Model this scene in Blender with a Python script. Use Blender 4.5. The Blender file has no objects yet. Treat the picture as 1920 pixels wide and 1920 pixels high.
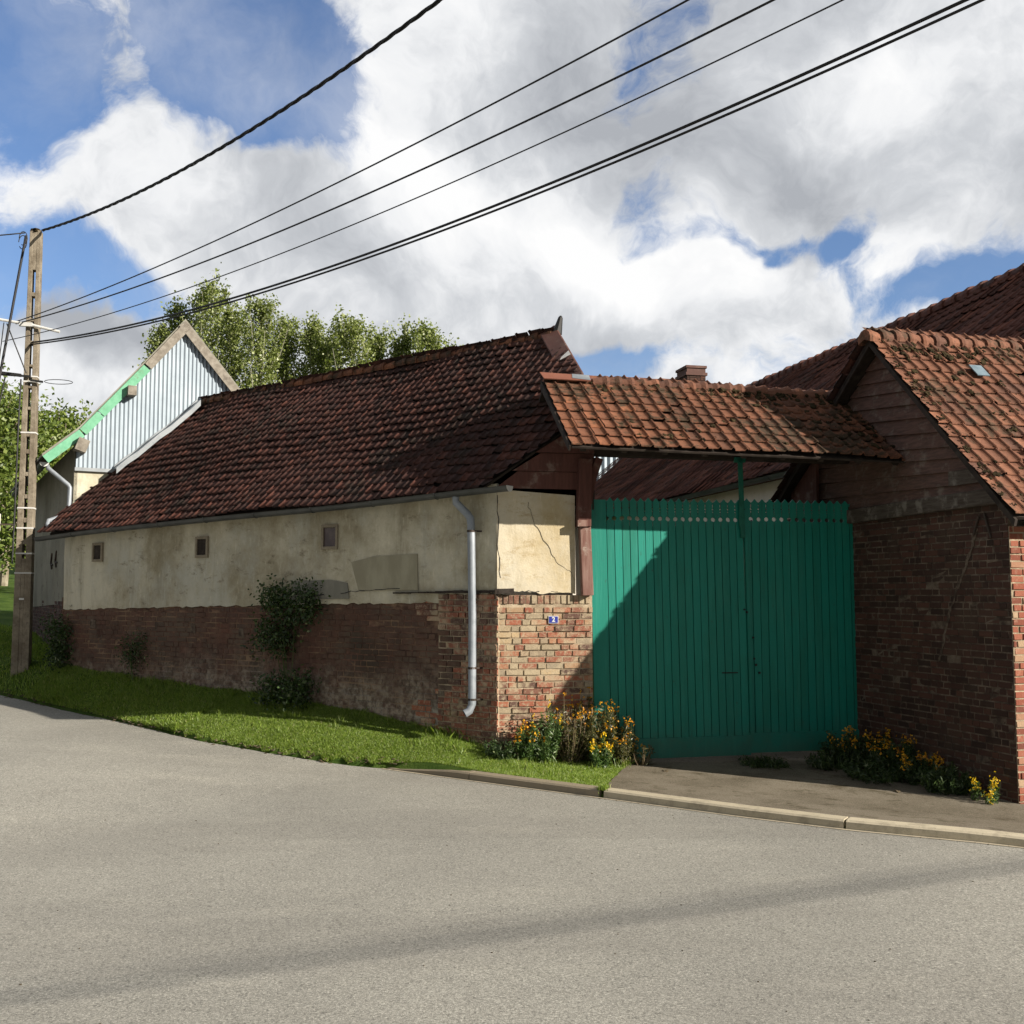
import bpy, bmesh, math, random
import numpy as np
from mathutils import Vector, Matrix
rng = np.random.default_rng(7)
random.seed(7)
R = math.radians
SC = bpy.context.scene
COL = SC.collection

# ------------------------------------------------------------------ camera
CAMZ, PITCH, FPX = 1.85, R(4.45), 1990.0
cd = bpy.data.cameras.new('camera'); cam = bpy.data.objects.new('camera', cd); COL.objects.link(cam)
cam.location = (0, 0, CAMZ); cam.rotation_euler = (R(90) + PITCH, 0, 0)
cd.sensor_width = 36; cd.sensor_fit = 'HORIZONTAL'; cd.lens = 36 * FPX / 1920
cd.clip_start = 0.1; cd.clip_end = 3000
SC.camera = cam

# ------------------------------------------------------------------ sun, sky, exposure
SUN_B, SUN_E = 25.8, 23.3          # degrees towards the viewer from +X, elevation
sd = bpy.data.lights.new('sun', 'SUN'); sun = bpy.data.objects.new('sun', sd); COL.objects.link(sun)
sd.energy = 5.0; sd.angle = R(0.53); sd.color = (1.0, 0.915, 0.80)
S = Vector((math.cos(R(SUN_B)) * math.cos(R(SUN_E)), -math.sin(R(SUN_B)) * math.cos(R(SUN_E)), math.sin(R(SUN_E))))
sun.rotation_euler = S.to_track_quat('Z', 'Y').to_euler(); sun.location = (20, -10, 12)
SC.view_settings.view_transform = 'Standard'; SC.view_settings.look = 'None'
SC.view_settings.exposure = 0.85; SC.view_settings.gamma = 1.0
SC.cycles.max_bounces = 6; SC.cycles.diffuse_bounces = 3; SC.cycles.glossy_bounces = 2
SC.cycles.transmission_bounces = 4; SC.cycles.transparent_max_bounces = 6
try:
    SC.cycles.use_adaptive_sampling = True; SC.cycles.adaptive_threshold = 0.02
    SC.cycles.use_denoising = True
except Exception: pass

class NT:
    """small node helper"""
    def __init__(s, tree): s.t = tree; s.n = tree.nodes; s.l = tree.links
    def new(s, typ, **kw):
        nd = s.n.new(typ)
        for k, v in kw.items(): setattr(nd, k, v)
        return nd
    def put(s, sock, v):
        if isinstance(v, bpy.types.NodeSocket): s.l.new(v, sock)
        elif v is not None:
            if hasattr(sock.default_value, '__len__') and not hasattr(v, '__len__'): v = (v,) * len(sock.default_value)
            if hasattr(sock.default_value, '__len__') and len(sock.default_value) == 4 and len(v) == 3: v = tuple(v) + (1,)
            sock.default_value = v
    def noise(s, scale, detail=4, rough=0.55, vec=None, dist=0.0, col=False):
        nd = s.new('ShaderNodeTexNoise'); nd.inputs['Scale'].default_value = scale
        nd.inputs['Detail'].default_value = detail; nd.inputs['Roughness'].default_value = rough
        nd.inputs['Distortion'].default_value = dist
        if vec is not None: s.put(nd.inputs['Vector'], vec)
        return nd.outputs['Color' if col else 'Fac']
    def voro(s, scale, vec=None, feature='F1', out='Distance'):
        nd = s.new('ShaderNodeTexVoronoi'); nd.feature = feature; nd.inputs['Scale'].default_value = scale
        if vec is not None: s.put(nd.inputs['Vector'], vec)
        return nd.outputs[out]
    def math(s, op, a, b=None, c=None, clamp=False):
        nd = s.new('ShaderNodeMath', operation=op, use_clamp=clamp); s.put(nd.inputs[0], a)
        if b is not None: s.put(nd.inputs[1], b)
        if c is not None: s.put(nd.inputs[2], c)
        return nd.outputs[0]
    def vmath(s, op, a, b=None, out=0):
        nd = s.new('ShaderNodeVectorMath', operation=op); s.put(nd.inputs[0], a)
        if b is not None:
            if op == 'SCALE': s.put(nd.inputs['Scale'], b)
            else: s.put(nd.inputs[1], b)
        return nd.outputs[out]
    def rng(s, v, a, b, c=0.0, d=1.0, smooth=True):
        nd = s.new('ShaderNodeMapRange'); nd.interpolation_type = 'SMOOTHSTEP' if smooth else 'LINEAR'
        s.put(nd.inputs[0], v)
        for i, x in enumerate((a, b, c, d)): nd.inputs[i + 1].default_value = x
        return nd.outputs[0]
    def ramp(s, f, stops):
        nd = s.new('ShaderNodeValToRGB'); e = nd.color_ramp.elements
        while len(e) < len(stops): e.new(0.5)
        for i, (p, c) in enumerate(stops): e[i].position = p; e[i].color = tuple(c) + (1,)
        s.put(nd.inputs[0], f); return nd.outputs[0]
    def mix(s, f, a, b, mode='MIX'):
        nd = s.new('ShaderNodeMix', data_type='RGBA', blend_type=mode)
        s.put(nd.inputs[0], f); s.put(nd.inputs[6], a); s.put(nd.inputs[7], b); return nd.outputs[2]
    def attr(s, name, out='Fac'):
        nd = s.new('ShaderNodeAttribute'); nd.attribute_name = name; return nd.outputs[out]
    def obj(s): return s.new('ShaderNodeTexCoord').outputs['Object']
    def mapping(s, vec, scale=(1, 1, 1), rot=(0, 0, 0), loc=(0, 0, 0)):
        nd = s.new('ShaderNodeMapping'); s.put(nd.inputs[0], vec); nd.inputs[1].default_value = loc
        nd.inputs[2].default_value = rot; nd.inputs[3].default_value = scale; return nd.outputs[0]
    def sep(s, v):
        nd = s.new('ShaderNodeSeparateXYZ'); s.put(nd.inputs[0], v); return nd.outputs
    def bump(s, h, strength=0.3, dist=0.01):
        nd = s.new('ShaderNodeBump'); nd.inputs['Strength'].default_value = strength
        nd.inputs['Distance'].default_value = dist; s.put(nd.inputs['Height'], h); return nd.outputs[0]

def pixdir(px, py):
    x, y = (px - 960) / FPX, (960 - py) / FPX
    v = Vector((x, math.cos(PITCH) - y * math.sin(PITCH), math.sin(PITCH) + y * math.cos(PITCH)))
    return v.normalized()

W = bpy.data.worlds.new('World'); SC.world = W; W.use_nodes = True
g = NT(W.node_tree); g.n.clear()
sky = g.new('ShaderNodeTexSky', sky_type='NISHITA'); sky.sun_disc = False
sky.sun_elevation = R(SUN_E); sky.sun_rotation = R(90 + SUN_B); sky.air_density = 1.0; sky.dust_density = 0.6; sky.ozone_density = 2.0
d = g.new('ShaderNodeTexCoord').outputs['Generated']
xyz = g.sep(d)
warp = g.noise(3.2, 5, 0.55, d, col=True)
dw = g.vmath('ADD', d, g.vmath('SCALE', g.vmath('SUBTRACT', warp, (0.5, 0.5, 0.5)), 0.26))
wx = g.sep(dw)
def blob(px, py, rx, ry, w, ang=0.0):
    c = pixdir(px, py); a = R(ang)
    dx = g.math('SUBTRACT', wx[0], c.x); dz = g.math('SUBTRACT', wx[2], c.z)
    X = g.math('ADD', g.math('MULTIPLY', dx, math.cos(a) / rx), g.math('MULTIPLY', dz, math.sin(a) / rx))
    Z = g.math('ADD', g.math('MULTIPLY', dx, -math.sin(a) / ry), g.math('MULTIPLY', dz, math.cos(a) / ry))
    r2 = g.math('ADD', g.math('MULTIPLY', X, X), g.math('MULTIPLY', Z, Z))
    return g.math('MULTIPLY', g.math('POWER', 2.718, g.math('MULTIPLY', r2, -1.0)), w)
def total(lst):
    o = lst[0]
    for b in lst[1:]: o = g.math('ADD', o, b)
    return o
behind = g.rng(xyz[1], 0.30, -0.10, 0.0, 1.0)  # mask for unseen grey cloud added behind the camera to neutralise and weaken fill
# where the blue gaps and the cloud banks of that afternoon lie (directions in the sky)
cover = total([
    blob(100, 90, .16, .075, -.40), blob(430, 90, .07, .08, -.36), blob(640, 200, .06, .06, -.50, -30), blob(520, 300, .035, .05, -.30), blob(20, 250, .05, .03, -.2),
    blob(230, 520, .12, .030, -.62, -4), blob(60, 560, .05, .02, -.2), blob(880, 330, .05, .02, -.30, 20), blob(1590, 440, .030, .030, -.60), blob(1850, 545, .09, .028, -.75, -6),
    blob(1150, 668, .07, .02, -.55), blob(1225, 400, .03, .05, -.30), blob(1400, 470, .08, .012, -.45), blob(1245, 90, .03, .05, -.45), blob(1330, 160, .03, .02, -.2),
    blob(940, 470, .16, .07, .40, -12), blob(1400, 580, .17, .05, .40), blob(180, 300, .17, .045, .42, -12), blob(1560, 220, .30, .11, .40, -8), blob(900, 100, .12, .10, .38),
    blob(60, 680, .14, .06, .42), blob(560, 560, .12, .06, .30), blob(350, 420, .12, .05, .30), blob(220, 110, .03, .05, .35), blob(1800, 60, .10, .10, .3), blob(1000, 560, .14, .035, .4), blob(720, 610, .10, .04, .4), blob(250, 640, .05, .03, .3)])
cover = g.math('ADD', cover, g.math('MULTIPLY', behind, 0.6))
n1 = g.noise(5.5, 9, 0.62, dw); n2 = g.noise(15.0, 7, 0.68, dw)
dens = g.math('ADD', g.math('ADD', g.math('MULTIPLY', n1, 1.0), g.math('MULTIPLY', n2, 0.45)), g.math('MULTIPLY', cover, 0.62))
alpha = g.rng(dens, 0.57, 0.82)
veil = g.rng(g.noise(2.6, 8, 0.62, g.vmath('ADD', dw, (0.7, 0.2, 0.4))), 0.40, 0.72, 0.0, 0.42)
alpha = g.math('MAXIMUM', alpha, veil)
# thick parts are grey underneath, thin and top edges stay white
shade = total([blob(1500, 300, .26, .10, .62, -6), blob(1150, 625, .20, .035, .45), blob(300, 640, .18, .04, .55), blob(450, 420, .13, .04, .40, -14), blob(1100, 230, .14, .07, .40), blob(80, 600, .10, .03, .45), blob(640, 60, .05, .05, .3), blob(1250, 30, .2, .05, .3),
               blob(900, 400, .13, .035, -.75, -14), blob(1130, 500, .10, .03, -.6), blob(1500, 520, .14, .03, -.55), blob(1570, 150, .07, .05, -.7), blob(80, 290, .14, .04, -.45), blob(60, 740, .14, .03, -.5), blob(850, 30, .08, .06, -.45), blob(1640, 580, .05, .05, -.4), blob(20, 540, .05, .04, -.6)])
n3 = g.noise(6.0, 8, 0.6, dw)
n4 = g.noise(6.0, 8, 0.6, g.vmath('ADD', dw, (0.035, 0.0, 0.03)))
grey = g.math('ADD', g.math('ADD', shade, g.math('MULTIPLY', g.math('SUBTRACT', n3, 0.5), 1.0)), g.math('MULTIPLY', g.math('SUBTRACT', n4, n3), 3.0))
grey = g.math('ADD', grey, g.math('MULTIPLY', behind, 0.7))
ccol = g.ramp(g.rng(grey, -0.55, 0.95, smooth=False), [(0.0, (0.97, 0.97, 0.97)), (0.30, (0.86, 0.87, 0.885)), (0.60, (0.62, 0.64, 0.67)), (1.0, (0.42, 0.44, 0.475))])
ccol = g.vmath('SCALE', ccol, g.math('MULTIPLY', g.math('SUBTRACT', 1.0, g.math('MULTIPLY', behind, 0.38)), 7.6))  # the added cloud behind the camera is also dimmed, lowering ambient light
skyc = g.mix(1.0, sky.outputs[0], (0.86, 0.93, 1.10), 'MULTIPLY')
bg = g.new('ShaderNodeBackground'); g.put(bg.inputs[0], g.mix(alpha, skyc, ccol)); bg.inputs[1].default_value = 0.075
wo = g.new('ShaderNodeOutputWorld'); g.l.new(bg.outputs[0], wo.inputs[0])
W.cycles.sampling_method = 'MANUAL'; W.cycles.sample_map_resolution = 512

# ------------------------------------------------------------------ materials
def material(name, fn, rough=0.85, spec=0.3, metal=0.0):
    m = bpy.data.materials.new(name); m.use_nodes = True; t = NT(m.node_tree); t.n.clear()
    bs = t.new('ShaderNodeBsdfPrincipled'); out = t.new('ShaderNodeOutputMaterial'); t.l.new(bs.outputs[0], out.inputs[0])
    bs.inputs['Roughness'].default_value = rough; bs.inputs['Specular IOR Level'].default_value = spec; bs.inputs['Metallic'].default_value = metal
    r = fn(t)
    col, nrm, ro = (r + (None, None))[:3] if isinstance(r, tuple) else (r, None, None)
    t.put(bs.inputs['Base Color'], col)
    if nrm is not None: t.l.new(nrm, bs.inputs['Normal'])
    if ro is not None: t.put(bs.inputs['Roughness'], ro)
    return m
def leafmat(name, cols, trans=0.35):
    m = bpy.data.materials.new(name); m.use_nodes = True; t = NT(m.node_tree); t.n.clear()
    c = t.ramp(t.attr('rnd'), cols)
    df = t.new('ShaderNodeBsdfDiffuse'); tr = t.new('ShaderNodeBsdfTranslucent'); gl = t.new('ShaderNodeBsdfGlossy')
    gl.inputs['Roughness'].default_value = 0.45
    t.put(df.inputs[0], c); t.put(tr.inputs[0], t.mix(1.0, c, (1.0, 1.1, 0.5), 'MULTIPLY')); t.put(gl.inputs[0], (0.6, 0.6, 0.6))
    m1 = t.new('ShaderNodeMixShader'); m1.inputs[0].default_value = trans; t.l.new(df.outputs[0], m1.inputs[1]); t.l.new(tr.outputs[0], m1.inputs[2])
    m2 = t.new('ShaderNodeMixShader'); m2.inputs[0].default_value = 0.05; t.l.new(m1.outputs[0], m2.inputs[1]); t.l.new(gl.outputs[0], m2.inputs[2])
    o = t.new('ShaderNodeOutputMaterial'); t.l.new(m2.outputs[0], o.inputs[0]); return m

def f_tile(base, dark, light, moss, mossamt, mosscol=(0.035, 0.032, 0.018)):
    def fn(t):
        o = t.obj(); r = t.attr('rnd')
        c = t.ramp(r, [(0.0, dark), (0.35, base), (0.75, base), (1.0, light)])
        n = t.noise(14, 6, 0.65, o); c = t.mix(t.rng(n, 0.35, 0.75, 0.0, 0.55), c, tuple(x * 0.55 for x in base))
        sp = t.noise(50, 4, 0.7, o); c = t.mix(t.rng(sp, 0.60, 0.70, 0, 0.5), c, tuple(min(1, x * 1.3 + .04) for x in light)); c = t.mix(t.rng(t.noise(33, 5, 0.75, t.mapping(o, (1, 1, 1), (0, 0, 0), (4, 2, 1))), 0.56, 0.68, 0, 0.75), c, tuple(x * 0.35 for x in base))
        mm = t.math('ADD', t.math('MULTIPLY', t.noise(1.3, 4, 0.6, o), 0.55), t.math('MULTIPLY', t.noise(9, 5, 0.7, o), 0.55))
        mk = t.rng(mm, moss, moss + 0.10, 0, mossamt)
        c = t.mix(mk, c, mosscol)
        return c, t.bump(t.math('ADD', t.noise(45, 5, 0.7, o), t.math('MULTIPLY', mk, 0.8)), 0.45, 0.012)
    return fn
M = {}
M['tile_dark'] = material('tile_dark', f_tile((0.054, 0.023, 0.018), (0.026, 0.014, 0.012), (0.096, 0.036, 0.025), 0.56, 0.75, (0.022, 0.017, 0.013)), 0.8, 0.25)
M['tile_orange'] = material('tile_orange', f_tile((0.165, 0.071, 0.041), (0.085, 0.044, 0.030), (0.26, 0.105, 0.054), 0.535, 0.85, (0.038, 0.031, 0.019)), 0.85, 0.2)
M['tile_orange_clean'] = material('tile_orange_clean', f_tile((0.180, 0.080, 0.049), (0.11, 0.056, 0.040), (0.26, 0.115, 0.068), 0.56, 0.75, (0.055, 0.042, 0.026)), 0.85, 0.2)
M['tile_far'] = material('tile_far', f_tile((0.120, 0.048, 0.035), (0.05, 0.024, 0.020), (0.20, 0.075, 0.048), 0.58, 0.6, (0.03, 0.024, 0.018)), 0.8, 0.25)

def f_brick(t):
    o = t.obj(); r = t.attr('rnd'); p = t.attr('paint')
    c = t.ramp(r, [(0.0, (0.085, 0.055, 0.045)), (0.18, (0.20, 0.095, 0.065)), (0.40, (0.27, 0.092, 0.056)), (0.58, (0.31, 0.115, 0.066)), (0.72, (0.34, 0.22, 0.13)), (0.86, (0.26, 0.22, 0.16)), (1.0, (0.42, 0.31, 0.18))])
    n = t.noise(26, 6, 0.75, o); c = t.mix(t.rng(n, 0.50, 0.62, 0, 0.7), c, (0.36, 0.29, 0.20)); c = t.mix(t.rng(t.noise(48, 5, 0.75, o), 0.55, 0.66, 0, 0.6), c, (0.08, 0.055, 0.042))
    n2 = t.noise(3.2, 7, 0.75, o); c = t.mix(t.rng(n2, 0.46, 0.60, 0, 0.75), c, (0.40, 0.33, 0.22))
    pc = t.mix(t.rng(t.noise(3.0, 6, 0.7, o), 0.35, 0.7), (0.062, 0.038, 0.030), (0.115, 0.056, 0.041))
    pc = t.mix(t.rng(t.noise(0.7, 5, 0.6, t.mapping(o, (1, 1, 1), (0, 0, 0), (11, 4, 2))), 0.45, 0.62, 0, 0.75), pc, (0.085, 0.068, 0.052))
    gr = t.rng(t.math('ADD', t.sep(o)[2], t.math('MULTIPLY', t.noise(1.6, 7, 0.7, o), -1.1)), 0.45, -0.25)
    pc = t.mix(gr, pc, t.mix(t.rng(t.noise(12, 6, 0.7, o), 0.4, 0.62), (0.11, 0.080, 0.062), (0.33, 0.28, 0.215)))
    c = t.mix(t.math('MULTIPLY', p, 0.9), c, pc)
    dk = t.rng(t.noise(1.1, 5, 0.6, t.mapping(o, (1, 1, 0.7), (0, 0, 0), (7, 3, 0))), 0.52, 0.70, 0, 0.6)
    c = t.mix(t.math('MULTIPLY', dk, t.math('ADD', t.math('MULTIPLY', p, 0.8), 0.2)), c, (0.045, 0.038, 0.028))
    return c, t.bump(t.noise(70, 5, 0.7, o), 0.6, 0.012)
M['brick'] = material('brick', f_brick, 0.9, 0.2)
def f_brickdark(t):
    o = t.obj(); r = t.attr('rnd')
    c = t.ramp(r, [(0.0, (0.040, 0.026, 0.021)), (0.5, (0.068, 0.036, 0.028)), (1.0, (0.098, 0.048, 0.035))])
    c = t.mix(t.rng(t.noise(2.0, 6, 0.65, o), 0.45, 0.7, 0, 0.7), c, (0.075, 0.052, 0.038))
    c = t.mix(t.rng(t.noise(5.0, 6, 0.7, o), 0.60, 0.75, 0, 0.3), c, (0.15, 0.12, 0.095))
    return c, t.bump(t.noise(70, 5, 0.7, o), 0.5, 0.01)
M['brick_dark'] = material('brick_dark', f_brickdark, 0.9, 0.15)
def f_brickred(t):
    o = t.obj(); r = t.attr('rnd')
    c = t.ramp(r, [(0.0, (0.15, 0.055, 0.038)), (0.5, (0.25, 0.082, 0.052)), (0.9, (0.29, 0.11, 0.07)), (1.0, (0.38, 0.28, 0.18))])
    c = t.mix(t.rng(t.noise(14, 6, 0.7, o), 0.5, 0.75, 0, 0.5), c, (0.45, 0.33, 0.24))
    return c, t.bump(t.noise(70, 5, 0.7, o), 0.5, 0.01)
M['brick_red'] = material('brick_red', f_brickred, 0.9, 0.15)
def f_mortar(a, b):
    def fn(t):
        o = t.obj(); return t.mix(t.rng(t.noise(8, 6, 0.7, o), 0.35, 0.7), a, b), t.bump(t.noise(90, 5, 0.7, o), 0.6, 0.01)
    return fn
M['mortar'] = material('mortar', f_mortar((0.24, 0.19, 0.13), (0.46, 0.38, 0.27)), 0.95, 0.1)
def f_mpaint(t):
    o = t.obj()
    pc = t.mix(t.rng(t.noise(5.0, 6, 0.7, o), 0.35, 0.65), (0.060, 0.036, 0.028), (0.15, 0.085, 0.062))
    gr = t.rng(t.math('ADD', t.sep(o)[2], t.math('MULTIPLY', t.noise(1.6, 6, 0.65, o), -0.9)), 0.55, -0.15)
    pc = t.mix(gr, pc, t.mix(t.rng(t.noise(12, 6, 0.7, o), 0.4, 0.65), (0.12, 0.10, 0.08), (0.33, 0.30, 0.25)))
    lines = t.rng(t.noise(1.4, 6, 0.7, t.mapping(o, (1, 1, 2.5), (0, 0, 0), (2, 9, 4))), 0.47, 0.62, 0, 0.8)
    return t.mix(lines, pc, (0.25, 0.17, 0.11)), t.bump(t.noise(60, 5, 0.7, o), 0.5, 0.01)
M['mortar_paint'] = material('mortar_paint', f_mpaint, 0.95, 0.1)
M['mortar_dark'] = material('mortar_dark', f_mortar((0.060, 0.044, 0.035), (0.19, 0.15, 0.115)), 0.95, 0.1)
def f_plaster(a, b, stain, grey, seed=0):
    def fn(t):
        o = t.mapping(t.obj(), (1, 1, 1), (0, 0, 0), (seed, seed * 2.3, seed * 0.7))
        c = t.mix(t.rng(t.noise(0.8, 7, 0.7, o), 0.30, 0.66), a, b)
        c = t.mix(t.rng(t.noise(1.3, 7, 0.72, t.mapping(o, (1, 1, 0.7))), 0.42, 0.72, 0, 0.8), c, grey)
        c = t.mix(t.rng(t.noise(1.0, 7, 0.75, t.mapping(o, (3, 3, 0.35), (0, 0, 0), (3, 1, 5))), 0.50, 0.72, 0, 0.45), c, tuple(x * .6 for x in a))
        c = t.mix(t.rng(t.noise(3.0, 8, 0.8, t.mapping(o, (1, 1, 2.2), (0, R(25), 0))), 0.54, 0.68, 0, 0.65), c, stain)
        c = t.mix(t.rng(t.noise(26, 5, 0.7, t.mapping(o, (1, 1, 0.25))), 0.55, 0.72, 0, 0.25), c, tuple(min(1, x * 1.5) for x in b))
        c = t.mix(t.rng(t.noise(40, 4, 0.7, o), 0.62, 0.72, 0, 0.35), c, (0.10, 0.085, 0.06))
        h = t.math('ADD', t.noise(2.2, 5, 0.6, o), t.math('MULTIPLY', t.noise(45, 4, 0.7, o), 0.22))
        return c, t.bump(h, 0.55, 0.03)
    return fn
M['plaster'] = material('plaster', f_plaster((0.255, 0.222, 0.145), (0.58, 0.545, 0.425), (0.115, 0.088, 0.052), (0.46, 0.46, 0.40)), 0.95, 0.1)
M['plaster_light'] = material('plaster_light', f_plaster((0.40, 0.32, 0.18), (0.56, 0.505, 0.385), (0.30, 0.215, 0.10), (0.42, 0.40, 0.33), 4.0), 0.95, 0.1)
M['plaster_grey'] = material('plaster_grey', f_plaster((0.16, 0.152, 0.115), (0.26, 0.25, 0.20), (0.07, 0.060, 0.043), (0.23, 0.225, 0.19), 9.0), 0.95, 0.1)
M['plaster_beige'] = material('plaster_beige', f_plaster((0.66, 0.62, 0.54), (0.70, 0.66, 0.58), (0.55, 0.50, 0.42), (0.66, 0.62, 0.55), 2.0), 0.95, 0.1)
def f_cement(a, b):
    def fn(t):
        o = t.obj(); return t.mix(t.rng(t.noise(6, 5, 0.6, t.mapping(o, (1, 1, 0.4))), 0.35, 0.7), a, b), t.bump(t.noise(50, 4, 0.7, o), 0.3, 0.006)
    return fn
M['cement'] = material('cement', f_cement((0.27, 0.25, 0.18), (0.34, 0.32, 0.235)), 0.95, 0.1)
M['cement_dark'] = material('cement_dark', f_cement((0.19, 0.185, 0.155), (0.26, 0.25, 0.21)), 0.95, 0.1)
def f_wood(a, b, wear, amt, stretch=(6, 6, 60), ax=None):
    def fn(t):
        o = t.mapping(t.obj(), stretch)
        c = t.mix(t.rng(t.noise(1.0, 6, 0.65, o), 0.3, 0.7), a, b)
        c = t.mix(t.rng(t.noise(5, 6, 0.7, t.obj()), 0.52, 0.68, 0, amt), c, wear)
        return c, t.bump(t.noise(1.5, 5, 0.7, o), 0.4, 0.006)
    return fn
M['wood_redbrown'] = material('wood_redbrown', f_wood((0.078, 0.034, 0.027), (0.112, 0.048, 0.038), (0.22, 0.17, 0.14), 0.6, (30, 30, 3)), 0.8, 0.2)
M['wood_post'] = material('wood_post', f_wood((0.14, 0.068, 0.054), (0.23, 0.145, 0.12), (0.38, 0.33, 0.28), 0.95, (30, 30, 3)), 0.85, 0.2)
M['wood_dark'] = material('wood_dark', f_wood((0.022, 0.017, 0.014), (0.045, 0.035, 0.028), (0.08, 0.07, 0.06), 0.4, (8, 8, 8)), 0.85, 0.2)
M['board'] = material('board', f_wood((0.075, 0.047, 0.038), (0.135, 0.078, 0.062), (0.19, 0.16, 0.13), 0.65, (6, 6, 40)), 0.85, 0.2)
M['beam_grey'] = material('beam_grey', f_wood((0.055, 0.042, 0.034), (0.10, 0.085, 0.07), (0.22, 0.20, 0.17), 0.7, (5, 5, 40)), 0.9, 0.15)
M['board_grey'] = material('board_grey', f_wood((0.17, 0.150, 0.122), (0.28, 0.255, 0.215), (0.11, 0.095, 0.08), 0.6, (12, 12, 12)), 0.9, 0.15)
M['board_green'] = material('board_green', f_wood((0.12, 0.33, 0.20), (0.17, 0.40, 0.26), (0.14, 0.17, 0.11), 0.65, (12, 12, 12)), 0.8, 0.25)
def f_gate(t):
    o = t.obj(); r = t.attr('rnd')
    c = t.mix(t.rng(r, 0, 1, 0, 1, False), (0.002, 0.165, 0.120), (0.003, 0.205, 0.152))
    c = t.mix(t.rng(t.noise(2.0, 6, 0.65, t.mapping(o, (2, 2, 0.6))), 0.45, 0.7, 0, 0.35), c, (0.004, 0.13, 0.080))
    c = t.mix(t.rng(t.noise(28, 5, 0.75, t.mapping(o, (1, 1, 0.5))), 0.63, 0.68, 0, 0.8), c, (0.02, 0.075, 0.055)); c = t.mix(t.rng(t.noise(2.2, 7, 0.8, t.mapping(o, (1, 1, 0.4), (0, 0, 0), (8, 1, 1))), 0.50, 0.70, 0, 0.45), c, (0.02, 0.20, 0.14))
    c = t.mix(t.rng(t.noise(1.0, 7, 0.75, t.mapping(o, (9, 9, 0.5), (0, 0, 0), (2, 5, 1))), 0.50, 0.68, 0, 0.35), c, (0.035, 0.27, 0.20))
    c = t.mix(t.rng(t.noise(1.0, 7, 0.75, t.mapping(o, (14, 14, 0.8), (0, 0, 0), (7, 2, 3))), 0.55, 0.70, 0, 0.45), c, (0.005, 0.085, 0.060))
    low = t.rng(t.math('ADD', t.sep(o)[2], t.math('MULTIPLY', t.noise(6, 7, 0.75, o), 0.7)), 0.85, 0.25, 0, 0.7)
    c = t.mix(low, c, (0.045, 0.115, 0.080))
    h = t.math('ADD', t.noise(3, 5, 0.6, t.mapping(o, (25, 25, 1.2))), t.math('MULTIPLY', t.noise(60, 4, 0.7, o), 0.4))
    return c, t.bump(h, 0.25, 0.006)
M['gate_green'] = material('gate_green', f_gate, 0.5, 0.35)
M['gate_green_dark'] = material('gate_green_dark', f_wood((0.006, 0.10, 0.068), (0.012, 0.15, 0.10), (0.03, 0.07, 0.055), 0.5, (8, 8, 8)), 0.6, 0.3)
def f_zinc(a, b, sc=5):
    def fn(t):
        o = t.obj(); return t.mix(t.rng(t.noise(sc, 5, 0.65, o), 0.3, 0.7), a, b), t.bump(t.noise(9, 3, 0.5, o), 0.12, 0.01), t.rng(t.noise(sc * 2, 4, 0.6, o), 0.3, 0.7, 0.42, 0.65)
    return fn
M['zinc'] = material('zinc', f_zinc((0.19, 0.21, 0.225), (0.28, 0.30, 0.315)), 0.5, 0.5, 0.35)
M['pipe'] = material('pipe', f_zinc((0.20, 0.225, 0.25), (0.28, 0.305, 0.335)), 0.45, 0.4, 0.25)
M['gutter_dark'] = material('gutter_dark', f_zinc((0.055, 0.06, 0.062), (0.10, 0.105, 0.105)), 0.5, 0.5, 0.35)
M['white'] = material('white', f_zinc((0.48, 0.48, 0.46), (0.58, 0.58, 0.56)), 0.5, 0.4)
def f_corr(t):
    o = t.obj(); c = t.mix(t.rng(t.noise(1.5, 5, 0.6, o), 0.3, 0.7), (0.26, 0.31, 0.355), (0.33, 0.385, 0.43))
    c = t.mix(t.rng(t.noise(9, 6, 0.7, t.mapping(o, (3, 3, 0.6))), 0.55, 0.75, 0, 0.4), c, (0.30, 0.33, 0.36))
    return c, t.bump(t.noise(12, 4, 0.6, o), 0.1, 0.01)
M['corrugated'] = material('corrugated', f_corr, 0.5, 0.4, 0.2)
M['metal_brown'] = material('metal_brown', f_wood((0.075, 0.034, 0.026), (0.11, 0.048, 0.036), (0.19, 0.13, 0.10), 0.4, (3, 3, 3)), 0.7, 0.3)
M['metal_rust'] = material('metal_rust', f_wood((0.145, 0.055, 0.035), (0.19, 0.075, 0.048), (0.16, 0.07, 0.05), 0.5, (4, 4, 4)), 0.8, 0.2)
M['black'] = material('black', f_wood((0.010, 0.010, 0.010), (0.018, 0.018, 0.018), (0.03, 0.03, 0.03), 0.4, (4, 4, 4)), 0.6, 0.3)
M['cable'] = material('cable', f_wood((0.012, 0.012, 0.013), (0.02, 0.02, 0.022), (0.03, 0.03, 0.03), 0.2, (4, 4, 4)), 0.6, 0.3)
M['iron'] = material('iron', f_wood((0.03, 0.024, 0.020), (0.06, 0.045, 0.035), (0.10, 0.05, 0.03), 0.5, (9, 9, 9)), 0.8, 0.3)
M['frame_wood'] = material('frame_wood', f_wood((0.20, 0.17, 0.12), (0.28, 0.24, 0.18), (0.12, 0.10, 0.075), 0.5, (20, 20, 20)), 0.9, 0.15)
M['pane'] = material('pane', f_wood((0.050, 0.034, 0.036), (0.075, 0.052, 0.052), (0.11, 0.09, 0.08), 0.5, (5, 5, 5)), 0.35, 0.5)
M['glass'] = material('glass', f_zinc((0.10, 0.15, 0.18), (0.16, 0.22, 0.26)), 0.15, 0.6)
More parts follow.
